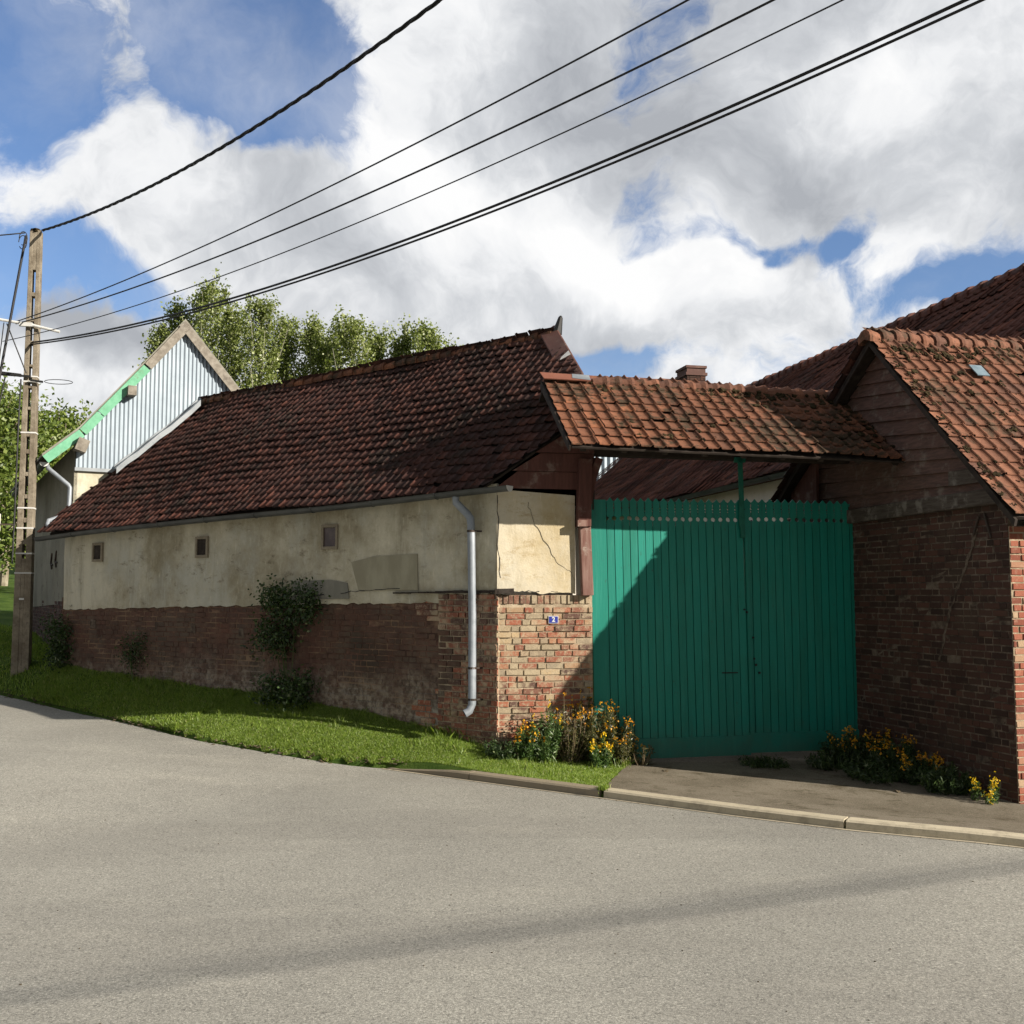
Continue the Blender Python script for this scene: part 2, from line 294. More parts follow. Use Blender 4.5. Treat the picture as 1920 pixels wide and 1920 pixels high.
def f_poleconc(t):
    o = t.obj(); c = t.mix(t.rng(t.noise(4, 6, 0.7, o), 0.35, 0.68), (0.15, 0.125, 0.092), (0.27, 0.235, 0.18))
    c = t.mix(t.rng(t.noise(14, 6, 0.75, o), 0.55, 0.66, 0, 0.7), c, (0.09, 0.075, 0.055))
    c = t.mix(t.rng(t.noise(19, 6, 0.75, t.mapping(o, (1, 1, 1), (0, 0, 0), (5, 5, 5))), 0.62, 0.70, 0, 0.6), c, (0.46, 0.43, 0.34))
    return c, t.bump(t.noise(40, 5, 0.7, o), 0.7, 0.012)
M['pole_concrete'] = material('pole_concrete', f_poleconc, 0.95, 0.1)
t_crack = 0.13
def f_asphalt(t):
    o = t.obj()
    c = t.mix(t.rng(t.noise(0.35, 5, 0.6, o), 0.35, 0.65), (0.238, 0.230, 0.200), (0.292, 0.282, 0.244))
    c = t.mix(t.rng(t.noise(0.8, 6, 0.7, t.mapping(o, (0.5, 1.6, 1), (0, 0, R(-28)))), 0.50, 0.72, 0, 0.6), c, (0.345, 0.330, 0.280))
    f1 = t.noise(75, 5, 0.85, o); f2 = t.voro(170, o)
    c = t.mix(t.rng(f1, 0.53, 0.66, 0, 0.75), c, (0.58, 0.56, 0.48))
    c = t.mix(t.rng(f1, 0.46, 0.35, 0, 0.75), c, (0.080, 0.077, 0.064)); c = t.mix(t.rng(t.noise(45, 4, 0.8, o), 0.36, 0.58, 0.22, 0), c, (0.11, 0.10, 0.085))
    c = t.mix(t.rng(t.noise(0.5, 3, 0.5, t.mapping(o, (0.25, 1.4, 1), (0, 0, R(-32)), (3, 1, 0))), 0.52, 0.60, 0, 0.28), c, (0.20, 0.19, 0.165))
    c = t.mix(t.rng(t.voro(0.55, t.vmath('ADD', o, t.vmath('SCALE', t.noise(2.5, 5, 0.7, o, col=True), 0.5)), 'DISTANCE_TO_EDGE'), 0.010, 0.003, 0, t_crack), c, (0.13, 0.12, 0.10))
    c = t.mix(t.rng(t.noise(30, 5, 0.75, o), 0.62, 0.72, 0, 0.3), c, (0.12, 0.11, 0.095))
    cell = t.sep(t.voro(140, o, out='Color'))[0]; cell2 = t.sep(t.voro(75, t.mapping(o, (1, 1, 1), (0, 0, 0), (1, 2, 3)), out='Color'))[1]
    k = t.math('ADD', t.rng(cell, 0, 1, 0.72, 1.28, False), t.rng(cell2, 0.82, 1.0, 0.0, 0.22, False)); k = t.math('SUBTRACT', k, t.rng(cell2, 0.14, 0.0, 0.0, 0.30, False))
    c = t.vmath('SCALE', c, k)
    return c, t.bump(t.math('ADD', t.math('MULTIPLY', f1, 1.2), f2), 0.25, 0.006)
M['asphalt'] = material('asphalt', f_asphalt, 0.85, 0.25)
def f_pave(t):
    o = t.obj()
    c = t.mix(t.rng(t.noise(1.2, 6, 0.65, o), 0.35, 0.65), (0.135, 0.115, 0.083), (0.205, 0.178, 0.135))
    c = t.mix(t.rng(t.noise(70, 4, 0.8, o), 0.50, 0.64, 0, 0.6), c, (0.30, 0.27, 0.21)); c = t.mix(t.rng(t.noise(55, 4, 0.8, t.mapping(o, (1, 1, 1), (0, 0, 0), (3, 3, 3))), 0.52, 0.66, 0, 0.7), c, (0.055, 0.046, 0.032))
    c = t.mix(t.rng(t.noise(3.5, 7, 0.75, o), 0.52, 0.66, 0, 0.75), c, (0.075, 0.062, 0.036))
    return c, t.bump(t.noise(90, 4, 0.8, o), 0.6, 0.008)
M['pavement'] = material('pavement', f_pave, 0.95, 0.1)
def f_kerb(t):
    o = t.obj(); r = t.attr('rnd')
    c = t.mix(r, (0.20, 0.165, 0.115), (0.50, 0.44, 0.32))
    c = t.mix(t.rng(t.noise(7, 6, 0.7, o), 0.45, 0.7, 0, 0.5), c, (0.22, 0.19, 0.14))
    c = t.mix(t.rng(t.noise(70, 4, 0.8, o), 0.56, 0.70, 0, 0.5), c, (0.10, 0.09, 0.07))
    return c, t.bump(t.noise(60, 4, 0.7, o), 0.5, 0.006)
M['kerb'] = material('kerb', f_kerb, 0.95, 0.1)
def f_soil(t):
    o = t.obj()
    c = t.mix(t.rng(t.noise(2.0, 6, 0.65, o), 0.35, 0.65), (0.040, 0.075, 0.014), (0.080, 0.125, 0.025))
    c = t.mix(t.rng(t.noise(14, 6, 0.7, o), 0.60, 0.75, 0, 0.5), c, (0.09, 0.075, 0.045))
    return c, t.bump(t.noise(40, 5, 0.75, o), 0.8, 0.03)
M['turf'] = material('turf', f_soil, 1.0, 0.05)
M['dirt'] = material('dirt', f_mortar((0.06, 0.05, 0.035), (0.16, 0.125, 0.08)), 1.0, 0.05)
M['bark'] = material('bark', f_wood((0.16, 0.13, 0.09), (0.30, 0.27, 0.20), (0.08, 0.06, 0.045), 0.5, (9, 9, 3)), 0.9, 0.1)
M['bark_pale'] = material('bark_pale', f_wood((0.36, 0.35, 0.27), (0.48, 0.46, 0.37), (0.18, 0.16, 0.11), 0.5, (4, 4, 2)), 0.9, 0.1)
M['stem'] = material('stem', f_wood((0.06, 0.09, 0.03), (0.10, 0.13, 0.05), (0.10, 0.08, 0.05), 0.4, (9, 9, 9)), 0.9, 0.1)
M['stem_dry'] = material('stem_dry', f_wood((0.20, 0.15, 0.09), (0.30, 0.23, 0.15), (0.13, 0.10, 0.06), 0.4, (9, 9, 9)), 0.9, 0.1)
M['moss'] = material('moss', f_mortar((0.018, 0.015, 0.009), (0.058, 0.043, 0.022)), 1.0, 0.05)
M['leaf_poplar'] = leafmat('leaf_poplar', [(0, (0.11, 0.14, 0.035)), (0.5, (0.19, 0.235, 0.06)), (0.85, (0.25, 0.29, 0.09)), (1, (0.33, 0.35, 0.18))], 0.3)
M['leaf_tree'] = leafmat('leaf_tree', [(0, (0.060, 0.095, 0.018)), (0.5, (0.120, 0.170, 0.030)), (1, (0.21, 0.26, 0.055))], 0.3)
M['leaf_brown'] = leafmat('leaf_brown', [(0, (0.14, 0.09, 0.03)), (0.5, (0.22, 0.15, 0.05)), (1, (0.28, 0.22, 0.08))], 0.3)
M['leaf_dark'] = leafmat('leaf_dark', [(0, (0.018, 0.036, 0.010)), (0.6, (0.035, 0.065, 0.016)), (0.96, (0.06, 0.10, 0.025)), (1, (0.25, 0.28, 0.15))], 0.2)
M['leaf_flower'] = leafmat('leaf_flower', [(0, (0.035, 0.075, 0.018)), (0.6, (0.075, 0.14, 0.035)), (1, (0.16, 0.22, 0.07))], 0.25)
M['leaf_olive'] = leafmat('leaf_olive', [(0, (0.045, 0.048, 0.016)), (0.6, (0.080, 0.080, 0.026)), (1, (0.15, 0.13, 0.05))], 0.25)
M['petal'] = leafmat('petal', [(0, (0.55, 0.20, 0.008)), (0.4, (0.72, 0.33, 0.010)), (1, (0.82, 0.50, 0.02))], 0.3)
M['petal_yellow'] = leafmat('petal_yellow', [(0, (0.75, 0.42, 0.01)), (0.5, (0.82, 0.55, 0.015)), (1, (0.85, 0.66, 0.04))], 0.3)
M['grass'] = leafmat('grass', [(0, (0.09, 0.15, 0.016)), (0.5, (0.20, 0.30, 0.038)), (0.85, (0.31, 0.39, 0.07)), (1, (0.50, 0.46, 0.22))], 0.35)
M['blue'] = material('blue', lambda t: t.mix(t.noise(9, 3, 0.5, t.obj()), (0.020, 0.030, 0.22), (0.028, 0.042, 0.28)), 0.3, 0.5)
M['enamel_white'] = material('enamel_white', lambda t: t.mix(t.noise(9, 3, 0.5, t.obj()), (0.55, 0.55, 0.52), (0.62, 0.62, 0.60)), 0.35, 0.4)

# ------------------------------------------------------------------ object helpers
def tag(o, label=None, cat=None, group=None, kind=None):
    if label: o['label'] = label
    if cat: o['category'] = cat
    if group: o['group'] = group
    if kind: o['kind'] = kind
    return o
def thing(name, loc, label, cat, group=None):
    o = bpy.data.objects.new(name, None); o.location = loc; o.empty_display_size = 0.2; COL.objects.link(o)
    return tag(o, label, cat, group)
def root_loc(p):
    v = Vector((0, 0, 0))
    while p is not None: v += p.location; p = p.parent
    return v
def mesh(name, verts, faces, m, parent=None, attrs=None, smooth=False, loc=None, sharp=None):
    """verts in world metres; the object's origin sits at its thing's base"""
    verts = np.asarray(verts, dtype=np.float64).reshape(-1, 3)
    L = root_loc(parent) if parent is not None else Vector(loc if loc is not None else (0, 0, 0))
    v = verts - np.array(L)
    me = bpy.data.meshes.new(name)
    if isinstance(faces, np.ndarray):
        n, k = faces.shape
        me.vertices.add(len(v)); me.vertices.foreach_set('co', v.astype(np.float32).ravel())
        me.loops.add(n * k); me.loops.foreach_set('vertex_index', faces.astype(np.int32).ravel())
        me.polygons.add(n); me.polygons.foreach_set('loop_start', np.arange(0, n * k, k, dtype=np.int32))
        me.polygons.foreach_set('loop_total', np.full(n, k, dtype=np.int32))
        me.update(calc_edges=True)
    else:
        me.from_pydata([tuple(a) for a in v], [], [tuple(f) for f in faces]); me.update()
    if attrs:
        for k, a in attrs.items():
            at = me.attributes.new(k, 'FLOAT', 'POINT'); at.data.foreach_set('value', np.asarray(a, dtype=np.float32))
    me.materials.append(m)
    if smooth: me.polygons.foreach_set('use_smooth', [True] * len(me.polygons))
    me.validate()
    o = bpy.data.objects.new(name, me); COL.objects.link(o)
    if parent is not None: o.parent = parent
    else: o.location = L
    return o

class MB:
    def __init__(s): s.v = []; s.f = []; s.r = []
    def add(s, vs, fs, r=None):
        b = len(s.v); s.v += [tuple(x) for x in vs]; s.f += [tuple(i + b for i in f) for f in fs]
        s.r += [r if r is not None else random.random()] * len(vs); return s
    def prism(s, pts, off, r=None):
        """polygon pts (world) pushed along vector off"""
        n = len(pts); a = [Vector(p) for p in pts]; o = Vector(off); b = [p + o for p in a]
        fs = [tuple(range(n - 1, -1, -1)), tuple(range(n, 2 * n))] + [(i, (i + 1) % n, n + (i + 1) % n, n + i) for i in range(n)]
        return s.add(a + b, fs, r)
    def beam(s, a, b, w, h, up=(0, 0, 1), r=None):
        a = Vector(a); b = Vector(b); d = (b - a).normalized(); x = d.cross(Vector(up)).normalized(); z = x.cross(d).normalized()
        q = [x * (-w / 2) + z * (-h / 2), x * (w / 2) + z * (-h / 2), x * (w / 2) + z * (h / 2), x * (-w / 2) + z * (h / 2)]
        return s.prism([a + k for k in q], b - a, r)
    def tube(s, pts, rad, seg=10, r=None, cap=True):
        pts = [Vector(p) for p in pts]; n = len(pts); rad = rad if hasattr(rad, '__len__') else [rad] * n
        vs = []; ref = None
        for i, p in enumerate(pts):
            d = (pts[min(i + 1, n - 1)] - pts[max(i - 1, 0)]).normalized()
            if ref is None: ref = d.orthogonal().normalized()
            x = (ref - d * ref.dot(d)).normalized(); ref = x; y = d.cross(x)
            for k in range(seg):
                t = 2 * math.pi * k / seg; vs.append(p + (x * math.cos(t) + y * math.sin(t)) * rad[i])
        fs = [(i * seg + k, i * seg + (k + 1) % seg, (i + 1) * seg + (k + 1) % seg, (i + 1) * seg + k) for i in range(n - 1) for k in range(seg)]
        if cap: fs += [tuple(range(seg - 1, -1, -1)), tuple((n - 1) * seg + k for k in range(seg))]
        return s.add(vs, fs, r)
    def build(s, name, m, parent=None, smooth=False, loc=None, bevel=0.0):
        o = mesh(name, s.v, s.f, m, parent, {'rnd': s.r}, smooth, loc)
        if bevel:
            md = o.modifiers.new('bevel', 'BEVEL'); md.width = bevel; md.segments = 2; md.limit_method = 'ANGLE'
        return o

class Fr:
    """vertical-wall frame: origin, plan direction u, inward plan normal"""
    def __init__(s, o, u, inward=1):
        s.o = Vector((o[0], o[1], 0)); s.u = Vector((u[0], u[1], 0)).normalized(); s.n = Vector((-s.u.y, s.u.x, 0)) * inward
    def p(s, a, w, z): return s.o + s.u * a + s.n * w + Vector((0, 0, z))
BARN = Fr((-.16, 11.655), (-.83, .558), -1)      # a runs left along the long wall, w goes into the building
GATE = Fr((.892, 11.86), (math.cos(R(11)), math.sin(R(11))))   # a runs right across the gate, w away from the street
HOUSE = Fr((4.027, 12.469), (4.726 - 4.027, 10.082 - 12.469))   # a runs towards the street along the boarded gable wall, w into the house
TALL = Fr((-6.36, 16.886), (math.cos(R(29)), math.sin(R(29))))   # gable plane of the metal clad building
BIG = Fr((4.02, 18.1), (-.2251, .9743), -1)       # long barn across the yard
assert BARN.n.y > 0 and GATE.n.y > 0 and HOUSE.n.x > 0 and BIG.n.x > 0

# ------------------------------------------------------------------ terrain
U2 = np.array([BARN.u.x, BARN.u.y]); N2 = np.array([BARN.n.x, BARN.n.y]); O2 = np.array([BARN.o.x, BARN.o.y])
ZR = ([-60, -8, -5, 0, 0.8, 1.5, 2.4, 3.5, 5, 6.8, 8.6, 20, 60, 200], [-.4, -.05, 0, 0, 0, .03, .09, .15, .20, .27, .36, 1.0, 3.2, 9.0])
ZB = ([-60, -8, -5, -1.1, -.5, .0, .23, .6, 1.78, 3.57, 5.67, 7.5, 9, 14, 30, 60, 200], [-.3, -.15, -.1, 0, .06, .17, .22, .30, .46, .59, .65, .78, .86, 1.10, 2.2, 4.2, 12.0])
WE = ([-60, -5.3, -4.1, -3.2, -1.8, -.4, .84, 1.48, 2.33, 3.46, 4.9, 6.8, 8.55, 12, 30, 60, 200], [-.6, -.85, -1.0, -1.0, -.93, -.87, -.80, -1.0, -1.14, -1.17, -.97, -.75, -.62, -.5, -.5, -.5, -.5])
def sw(x, y):
    q = np.stack([np.asarray(x) - O2[0], np.asarray(y) - O2[1]], -1); return q @ U2, q @ N2
def xy(s, w):
    s = np.asarray(s, float); w = np.asarray(w, float); return O2[0] + s * U2[0] + w * N2[0], O2[1] + s * U2[1] + w * N2[1]
def height(x, y):
    s, w = sw(x, y)
    zr = np.interp(s, *ZR); zb = np.interp(s, *ZB); we = np.interp(s, *WE)
    span = np.where(s < -.9, 1.6, np.where(s < 0, -we + (-s) * .9, -we))
    t = np.clip((w - we) / span, 0, 1)
    zk = zr + np.interp(s, [.2, 1.6], [.075, .01])
    z = zk + (zb - zk) * (t ** .8)
    return np.where(w < we, zr, z)
def H(x, y): return float(height(np.array([x]), np.array([y]))[0])

def grid_mesh(name, ss, ws_fn, nw, m, dz=0.0, zfun=None, **tags):
    vs = []; fs = []
    for s in ss:
        w0, w1 = ws_fn(s)
        for j in range(nw):
            t = j / (nw - 1); w = w0 + (w1 - w0) * t; x, y = xy(s, w)
            z = (zfun(x, y) if zfun else H(x, y)) + dz; vs.append((float(x), float(y), z))
    for i in range(len(ss) - 1):
        for j in range(nw - 1):
            a = i * nw + j; fs.append((a, a + 1, a + nw + 1, a + nw))
    o = mesh(name, vs, fs, m, smooth=True); tag(o, **tags); return o
def zroad(x, y):
    s, w = sw(x, y); return float(np.interp(s, *ZR))
SS = sorted(set(list(np.arange(-8, 12, .25)) + [-5.3, -4.1, -3.2, -1.8, -.4, .84, 1.48, 2.33, 3.46, 4.9, 6.8, 8.55] + [-300, -150, -80, -50, -30, -20, -15, -11, 13, 14, 16, 18, 21, 25, 30, 38, 50, 70, 100, 150, 300]))
# ground: one sheet from the road edge back to the horizon and, lower, under the road
vs = []; fs = []; WW = [-400, -150, -60, -25, -12, -6, -3, -2, 'e', 0.1, 0.2, 0.35, 0.5, 0.65, 0.8, 0.92, 1.0, 'k', 'k2', 'k3', 'k4', 'k5', 'k6']
for s in SS:
    we = float(np.interp(s, *WE)); 
    for k in WW:
        if k == 'e': w = we + .015; x, y = xy(s, w); z = zroad(x, y) - .02
        elif isinstance(k, str): w = {'k': 2.0, 'k2': 4, 'k3': 12, 'k4': 40, 'k5': 140, 'k6': 500}[k]; x, y = xy(s, w); z = H(x, y) - .012 + max(0, w - 12) * .01
        elif k < 0: w = k; x, y = xy(s, w); z = zroad(x, y) - .02
        else: w = we + .06 + (0.6 - we) * (k - .1) / .9; x, y = xy(s, w); z = H(x, y) - .012
        vs.append((float(x), float(y), z))
n = len(WW)
for i in range(len(SS) - 1):
    for j in range(n - 1): a = i * n + j; fs.append((a, a + 1, a + n + 1, a + n))
ground = mesh('ground', vs, fs, M['turf'], smooth=True); tag(ground, 'green turf ground running from the road edge up the slope behind', 'ground', kind='structure')
grid_mesh('road', SS, lambda s: (-70, float(np.interp(s, *WE)) + .01 * math.sin(s * 9) + (.025 * math.sin(s * 23) if s > .8 else 0)), 30, M['asphalt'], 0.0, zroad, label='grey asphalt road curving past the farm buildings', cat='road', kind='structure')

# pavement apron in front of the gate
def edge_w(s): return float(np.interp(s, *WE))
ps = list(np.arange(-9, -.99, .2))
def pave_w(s):
    lo = edge_w(s) + .12
    if s > -1.75: lo = max(lo, edge_w(s) + .12 + (s + 1.75) * 2.6)
    return (lo, max(lo + .05, 3.2))
grid_mesh('pavement', [s for s in ps], pave_w, 16, M['pavement'], .004, H, label='brownish worn asphalt pavement in front of the green gate', cat='pavement', kind='structure')
# kerb stones
kb = MB()
stones = [(.86, -.25), (-.26, -1.78), (-1.83, -4.03), (-4.05, -6.3), (-6.32, -8.4)]
for q, (a0, a1) in enumerate(stones):
    n = 8
    secs = []
    for i in range(n + 1):
        s = a0 + (a1 - a0) * i / n; we = edge_w(s); zr = float(np.interp(s, *ZR))
        hgt = .07 * min(1, max(0.12, (.86 - s) / .9)); wd = .125 * min(1, max(.3, (.95 - s) / .7))
        prof = [(we - .01, -.05), (we + .0, hgt * .8), (we + .02, hgt), (we + wd, hgt + .004), (we + wd + .005, -.05)]
        secs.append([Vector((*[float(v) for v in xy(s, w)], zr + z)) for w, z in prof])
    vv = [p for sec in secs for p in sec]; ff = [(i * 5 + k, (i + 1) * 5 + k, (i + 1) * 5 + k + 1, i * 5 + k + 1) for i in range(n) for k in range(4)]
    ff += [(0, 1, 2, 3, 4), tuple(n * 5 + k for k in (4, 3, 2, 1, 0))]
    kb.add(vv, ff, [.12, .2, .85, 1.0, .9][q])
kerb = kb.build('kerb', M['kerb']); tag(kerb, 'low pale concrete kerb stones along the road edge', 'kerb', kind='structure')
# thin pale channel line of laitance at the kerb foot
ch = MB()
for i in range(60):
    s0, s1 = .9 - i * .155, .9 - (i + 1) * .155
    q = []
    for s, w in ((s0, -.012), (s1, -.012), (s1, -.05), (s0, -.05)):
        x, y = xy(s, edge_w(s) + w); q.append((float(x), float(y), float(np.interp(s, *ZR)) + .004))
    ch.add(q, [(0, 1, 2, 3)], .8)
tag(ch.build('road_channel', M['kerb']), 'thin pale concrete strip between kerb and asphalt', 'road edge', kind='structure')

# ------------------------------------------------------------------ brickwork and tiles
def bricks(fr, a0, a1, zlo, zhi, m_b, m_m, parent, name='brick_wall', course=.068, L=.21, depth=.012, side=-1, paint=None, seed=1, keep=None, wbase=0.0, mortar=True, tone=None, soldier=False):
    """real bricks standing 'depth' proud of a mortar face; side -1 = outer face towards -w"""
    rg = random.Random(seed); vs = []; fs = []; rn = []; pn = []
    nc = int((zhi - min(zlo(a0), zlo(a1), zlo((a0 + a1) / 2))) / course) + 2
    for c in range(nc):
        zt = zhi - c * course; zb = zt - course + .011
        if c == 0 and soldier: zb = zt - course * 1.6 + .011
        if c == 1 and soldier: continue
        a = a0 - rg.random() * L * .5
        while a < a1:
            l = L * (1 if rg.random() < .55 else .5) * rg.uniform(.88, 1.08)
            if c == 0 and soldier: l = course * rg.uniform(.85, 1.1)
            b0, b1 = max(a, a0), min(a + l - .011, a1); a += l
            if b1 - b0 < .02: continue
            mid = (b0 + b1) / 2
            if zt < zlo(mid) - .02: continue
            if keep and not keep(mid, (zt + zb) / 2): continue
            d = depth * rg.uniform(.35, 1.25); e = .0035; j = lambda: rg.uniform(-.0022, .0022)
            B = [(b0, zb), (b1, zb), (b1, zt), (b0, zt)]; F = [(b0 + e + j(), zb + e + j()), (b1 - e + j(), zb + e + j()), (b1 - e + j(), zt - e + j()), (b0 + e + j(), zt - e + j())]
            k = len(vs)
            vs += [fr.p(x, wbase + side * .0, z) for x, z in B] + [fr.p(x, wbase + side * d + j(), z) for x, z in F]
            fs += [(k + 4, k + 5, k + 6, k + 7)] + [(k + i, k + (i + 1) % 4, k + 4 + (i + 1) % 4, k + 4 + i) for i in range(4)]
            r = tone(mid, zt, rg) if tone else rg.random(); rn += [r] * 8; pn += [paint(mid, zt, rg) if paint else 0.0] * 8
    o = mesh(name, vs, fs, m_b, parent, {'rnd': rn, 'paint': pn})
    if mortar:
        mb = MB(); n = 16
        q = [fr.p(a0 + (a1 - a0) * i / n, wbase + side * .003, zlo(a0 + (a1 - a0) * i / n) - .15) for i in range(n + 1)] + [fr.p(a1 - (a1 - a0) * i / n, wbase + side * .003, zhi) for i in range(n + 1)]
        mb.prism(q, fr.n * (-side) * .10); mb.build('mortar', m_m, o)
    return o

PROF = [(0.0, .006), (.07, .001), (.40, .0), (.72, .001), (.78, .010), (.83, .024), (.89, .028), (.95, .020), (1.0, .006)]
def tiles(name, O, U, V, ul, vl, tw, th, m, parent, clips=(), seed=1, sag=.015, wild=1.0, tonefn=None, flip=False, hs=1.0):
    """overlapping pantiles: O lower corner, U along the eave, V up the slope"""
    rg = np.random.default_rng(seed); O = np.array(O); U = np.array(U) / np.linalg.norm(U); V = np.array(V) / np.linalg.norm(V); N = np.cross(U, V)
    if N[2] < 0: N = -N
    nu, nv = int(ul / tw) + 1, int(vl / th) + 1
    P = np.array(PROF); P[:, 1] *= hs
    if flip: P = np.stack([1 - P[::-1, 0], P[::-1, 1]], -1)
    k = len(P); lift = .026
    loc = []   # local template (u, v, n)
    for (vv, hh) in ((0.0, -.012), (0.0, lift), (1.06, .002)):
        for (pu, ph) in P: loc.append((pu * tw, vv * th, hh if hh < 0 else hh + ph))
    for q in range(k): loc[q] = (loc[q][0], loc[q][1], loc[k + q][2] - .016)
    loc = np.array(loc)
    tf = np.array([(a * k + i, a * k + i + 1, (a + 1) * k + i + 1, (a + 1) * k + i) for a in range(2) for i in range(k - 1)])
    allv = []; allf = []; rn = []; cnt = 0
    for j in range(nv):
        for i in range(nu):
            t = loc.copy(); r = rg.random()
            t[:, 0] += (rg.random() - .5) * .012 * wild; t[:, 1] += (rg.random() - .5) * .022 * wild; t[:, 2] += rg.random() * .010 * wild
            sk = (rg.random() - .5) * .035 * wild; c = tw / 2; t[:, 0] += (t[:, 1] - th / 2) * sk * .5; t[:, 1] += (t[:, 0] - c) * sk
            t[:, 2] += (t[:, 0] - c) * (rg.random() - .5) * .07 * wild
            if rg.random() < .018 * wild: t[:, 1] -= rg.uniform(.01, .035); t[:, 0] += rg.uniform(-.01, .01)
            u0, v0 = i * tw, j * th
            t[:, 0] += u0; t[:, 1] += v0
            t[:, 2] += sag * (math.sin(u0 * 1.3 + v0 * .9 + seed) + .6 * math.sin(u0 * 2.9 - v0 * 1.7) + .5 * math.sin(v0 * 3.1 + seed))
            w = O + np.outer(t[:, 0], U) + np.outer(t[:, 1], V) + np.outer(t[:, 2], N)
            mid = w.mean(0)
            if any(np.dot(mid - np.array(cp), np.array(cn)) > tw * 1.2 + th for cp, cn in clips): continue
            if tonefn: r = tonefn(u0, v0, r)
            allv.append(w); allf.append(tf + cnt); cnt += len(loc); rn += [r] * len(loc)
    o = mesh(name, np.concatenate(allv), np.concatenate(allf), m, parent, {'rnd': rn})
    if clips:
        L = root_loc(parent) if parent is not None else Vector((0, 0, 0))
        bm = bmesh.new(); bm.from_mesh(o.data)
        for cp, cn in clips:
            bmesh.ops.bisect_plane(bm, geom=bm.verts[:] + bm.edges[:] + bm.faces[:], dist=1e-5, plane_co=Vector(cp) - L, plane_no=Vector(cn), clear_outer=True, clear_inner=False)
        bm.to_mesh(o.data); bm.free()
    return o
def ridge_tiles(name, A, B, r, ln, m, parent, seed=1, lift=.0, jag=.012, flare=1.3):
    rg = random.Random(seed); A = Vector(A); B = Vector(B); d = B - A; T = d.length; d.normalize(); n = max(1, int(T / ln)); ln = T / n
    x = d.cross(Vector((0, 0, 1))).normalized(); z = x.cross(d); vs = []; fs = []; rn = []; K = 9
    for i in range(n):
        p0 = A + d * (i * ln - .02); p1 = A + d * ((i + 1) * ln + .02); o = z * (lift + rg.uniform(-jag, jag)); rr = rg.random()
        tilt = z * rg.uniform(-jag, jag); b = len(vs)
        for (p, ra) in ((p0, r * flare * .96), (p0 + d * ln * .22, r * flare), (p0 + d * ln * .55, r * (1 + (flare - 1) * .35)), (p1, r * .93)):
            for kk in range(K):
                t = math.pi * (-.12 + 1.24 * kk / (K - 1)); vs.append(p + o + (tilt if p is p1 else Vector((0, 0, 0))) + x * math.cos(t) * ra + z * (math.sin(t) * ra * .95)); rn.append(rr)
        for s_ in range(3):
            for kk in range(K - 1): a = b + s_ * K + kk; fs.append((a, a + 1, a + K + 1, a + K))
        c = len(vs); vs.append((p0 + o)); rn.append(rr)
        for kk in range(K - 1): fs.append((c, b + kk + 1, b + kk))
    return mesh(name, vs, fs, m, parent, {'rnd': rn}, smooth=False)
def clump(mb, c, r, rg, flat=.5, nrm=None, res=1):
    bm = bmesh.new(); bmesh.ops.create_icosphere(bm, subdivisions=res + 1, radius=1.0)
    ph = [rg.uniform(0, 6) for _ in range(3)]
    q = Vector(nrm).to_track_quat('Z', 'Y').to_matrix() if nrm is not None else Matrix.Identity(3)
    sx, sy = rg.uniform(.7, 1.4), rg.uniform(.7, 1.4); vs = []
    for v in bm.verts:
        k = 1 + .22 * math.sin(v.co.x * 5 + ph[0]) + .2 * math.sin(v.co.y * 6 + ph[1]) + .15 * rg.uniform(-1, 1)
        vs.append(Vector(c) + q @ Vector((v.co.x * r * sx * k, v.co.y * r * sy * k, v.co.z * r * flat * k)))
    mb.add(vs, [tuple(v.index for v in f.verts) for f in bm.faces], rg.random()); bm.free()
def wallpoly(mb, fr, pts, w0, thick): mb.prism([fr.p(a, w0, z) for a, z in pts], fr.n * thick); return mb

# ================================================================== the long barn
L = BARN.p(0, 0, H(-.16, 11.655))
barn = thing('barn', L, 'long low barn with sagging dark red tiled roof, cream plaster above red painted brick', 'barn')
zb = lambda a: float(np.interp(a, *ZB)) - .05
ztop = lambda a: 1.875 - .019 * a
def roofz(p):       # front roof plane above a plan point
    q = Vector((p[0], p[1], 0)) - BARN.o; return 3.20 - .03 * q.dot(BARN.u) + q.dot(BARN.n)
def paint_f(a, z, rg):
    lim = .80 + .35 * math.sin(z * 4.1) + rg.uniform(-.12, .12)
    return 1.0 if a > lim else 0.0
def tone_f(a, z, rg):
    r = rg.random()
    return r * .60
bricks(BARN, 0.0, 8.0, zb, 1.81, M['brick'], M['mortar_paint'], barn, 'brick_wall', paint=paint_f, depth=.009, seed=3, tone=tone_f, keep=lambda a, z: a > .80)
bricks(BARN, -.02, .80, zb, 1.855, M['brick'], M['mortar'], barn, 'brick_corner', paint=paint_f, depth=.020, seed=5, tone=lambda a, z, rg: rg.random() * .5, wbase=-.008)
def tone_p(a, z, rg):     # pale lime-stained bricks high up, red ones lower down
    r = rg.random()
    if z > 1.72: return rg.choice([.1, .2, .84, .88, .15])
    if z > 1.0: return r if r > .28 or a > -.35 else .9
    return r * .62 if rg.random() < .8 else r
bricks(GATE, -1.088, .0, lambda a: .0, 1.845, M['brick'], M['mortar'], barn, 'brick_pier', depth=.020, seed=11, tone=tone_p, soldier=True)
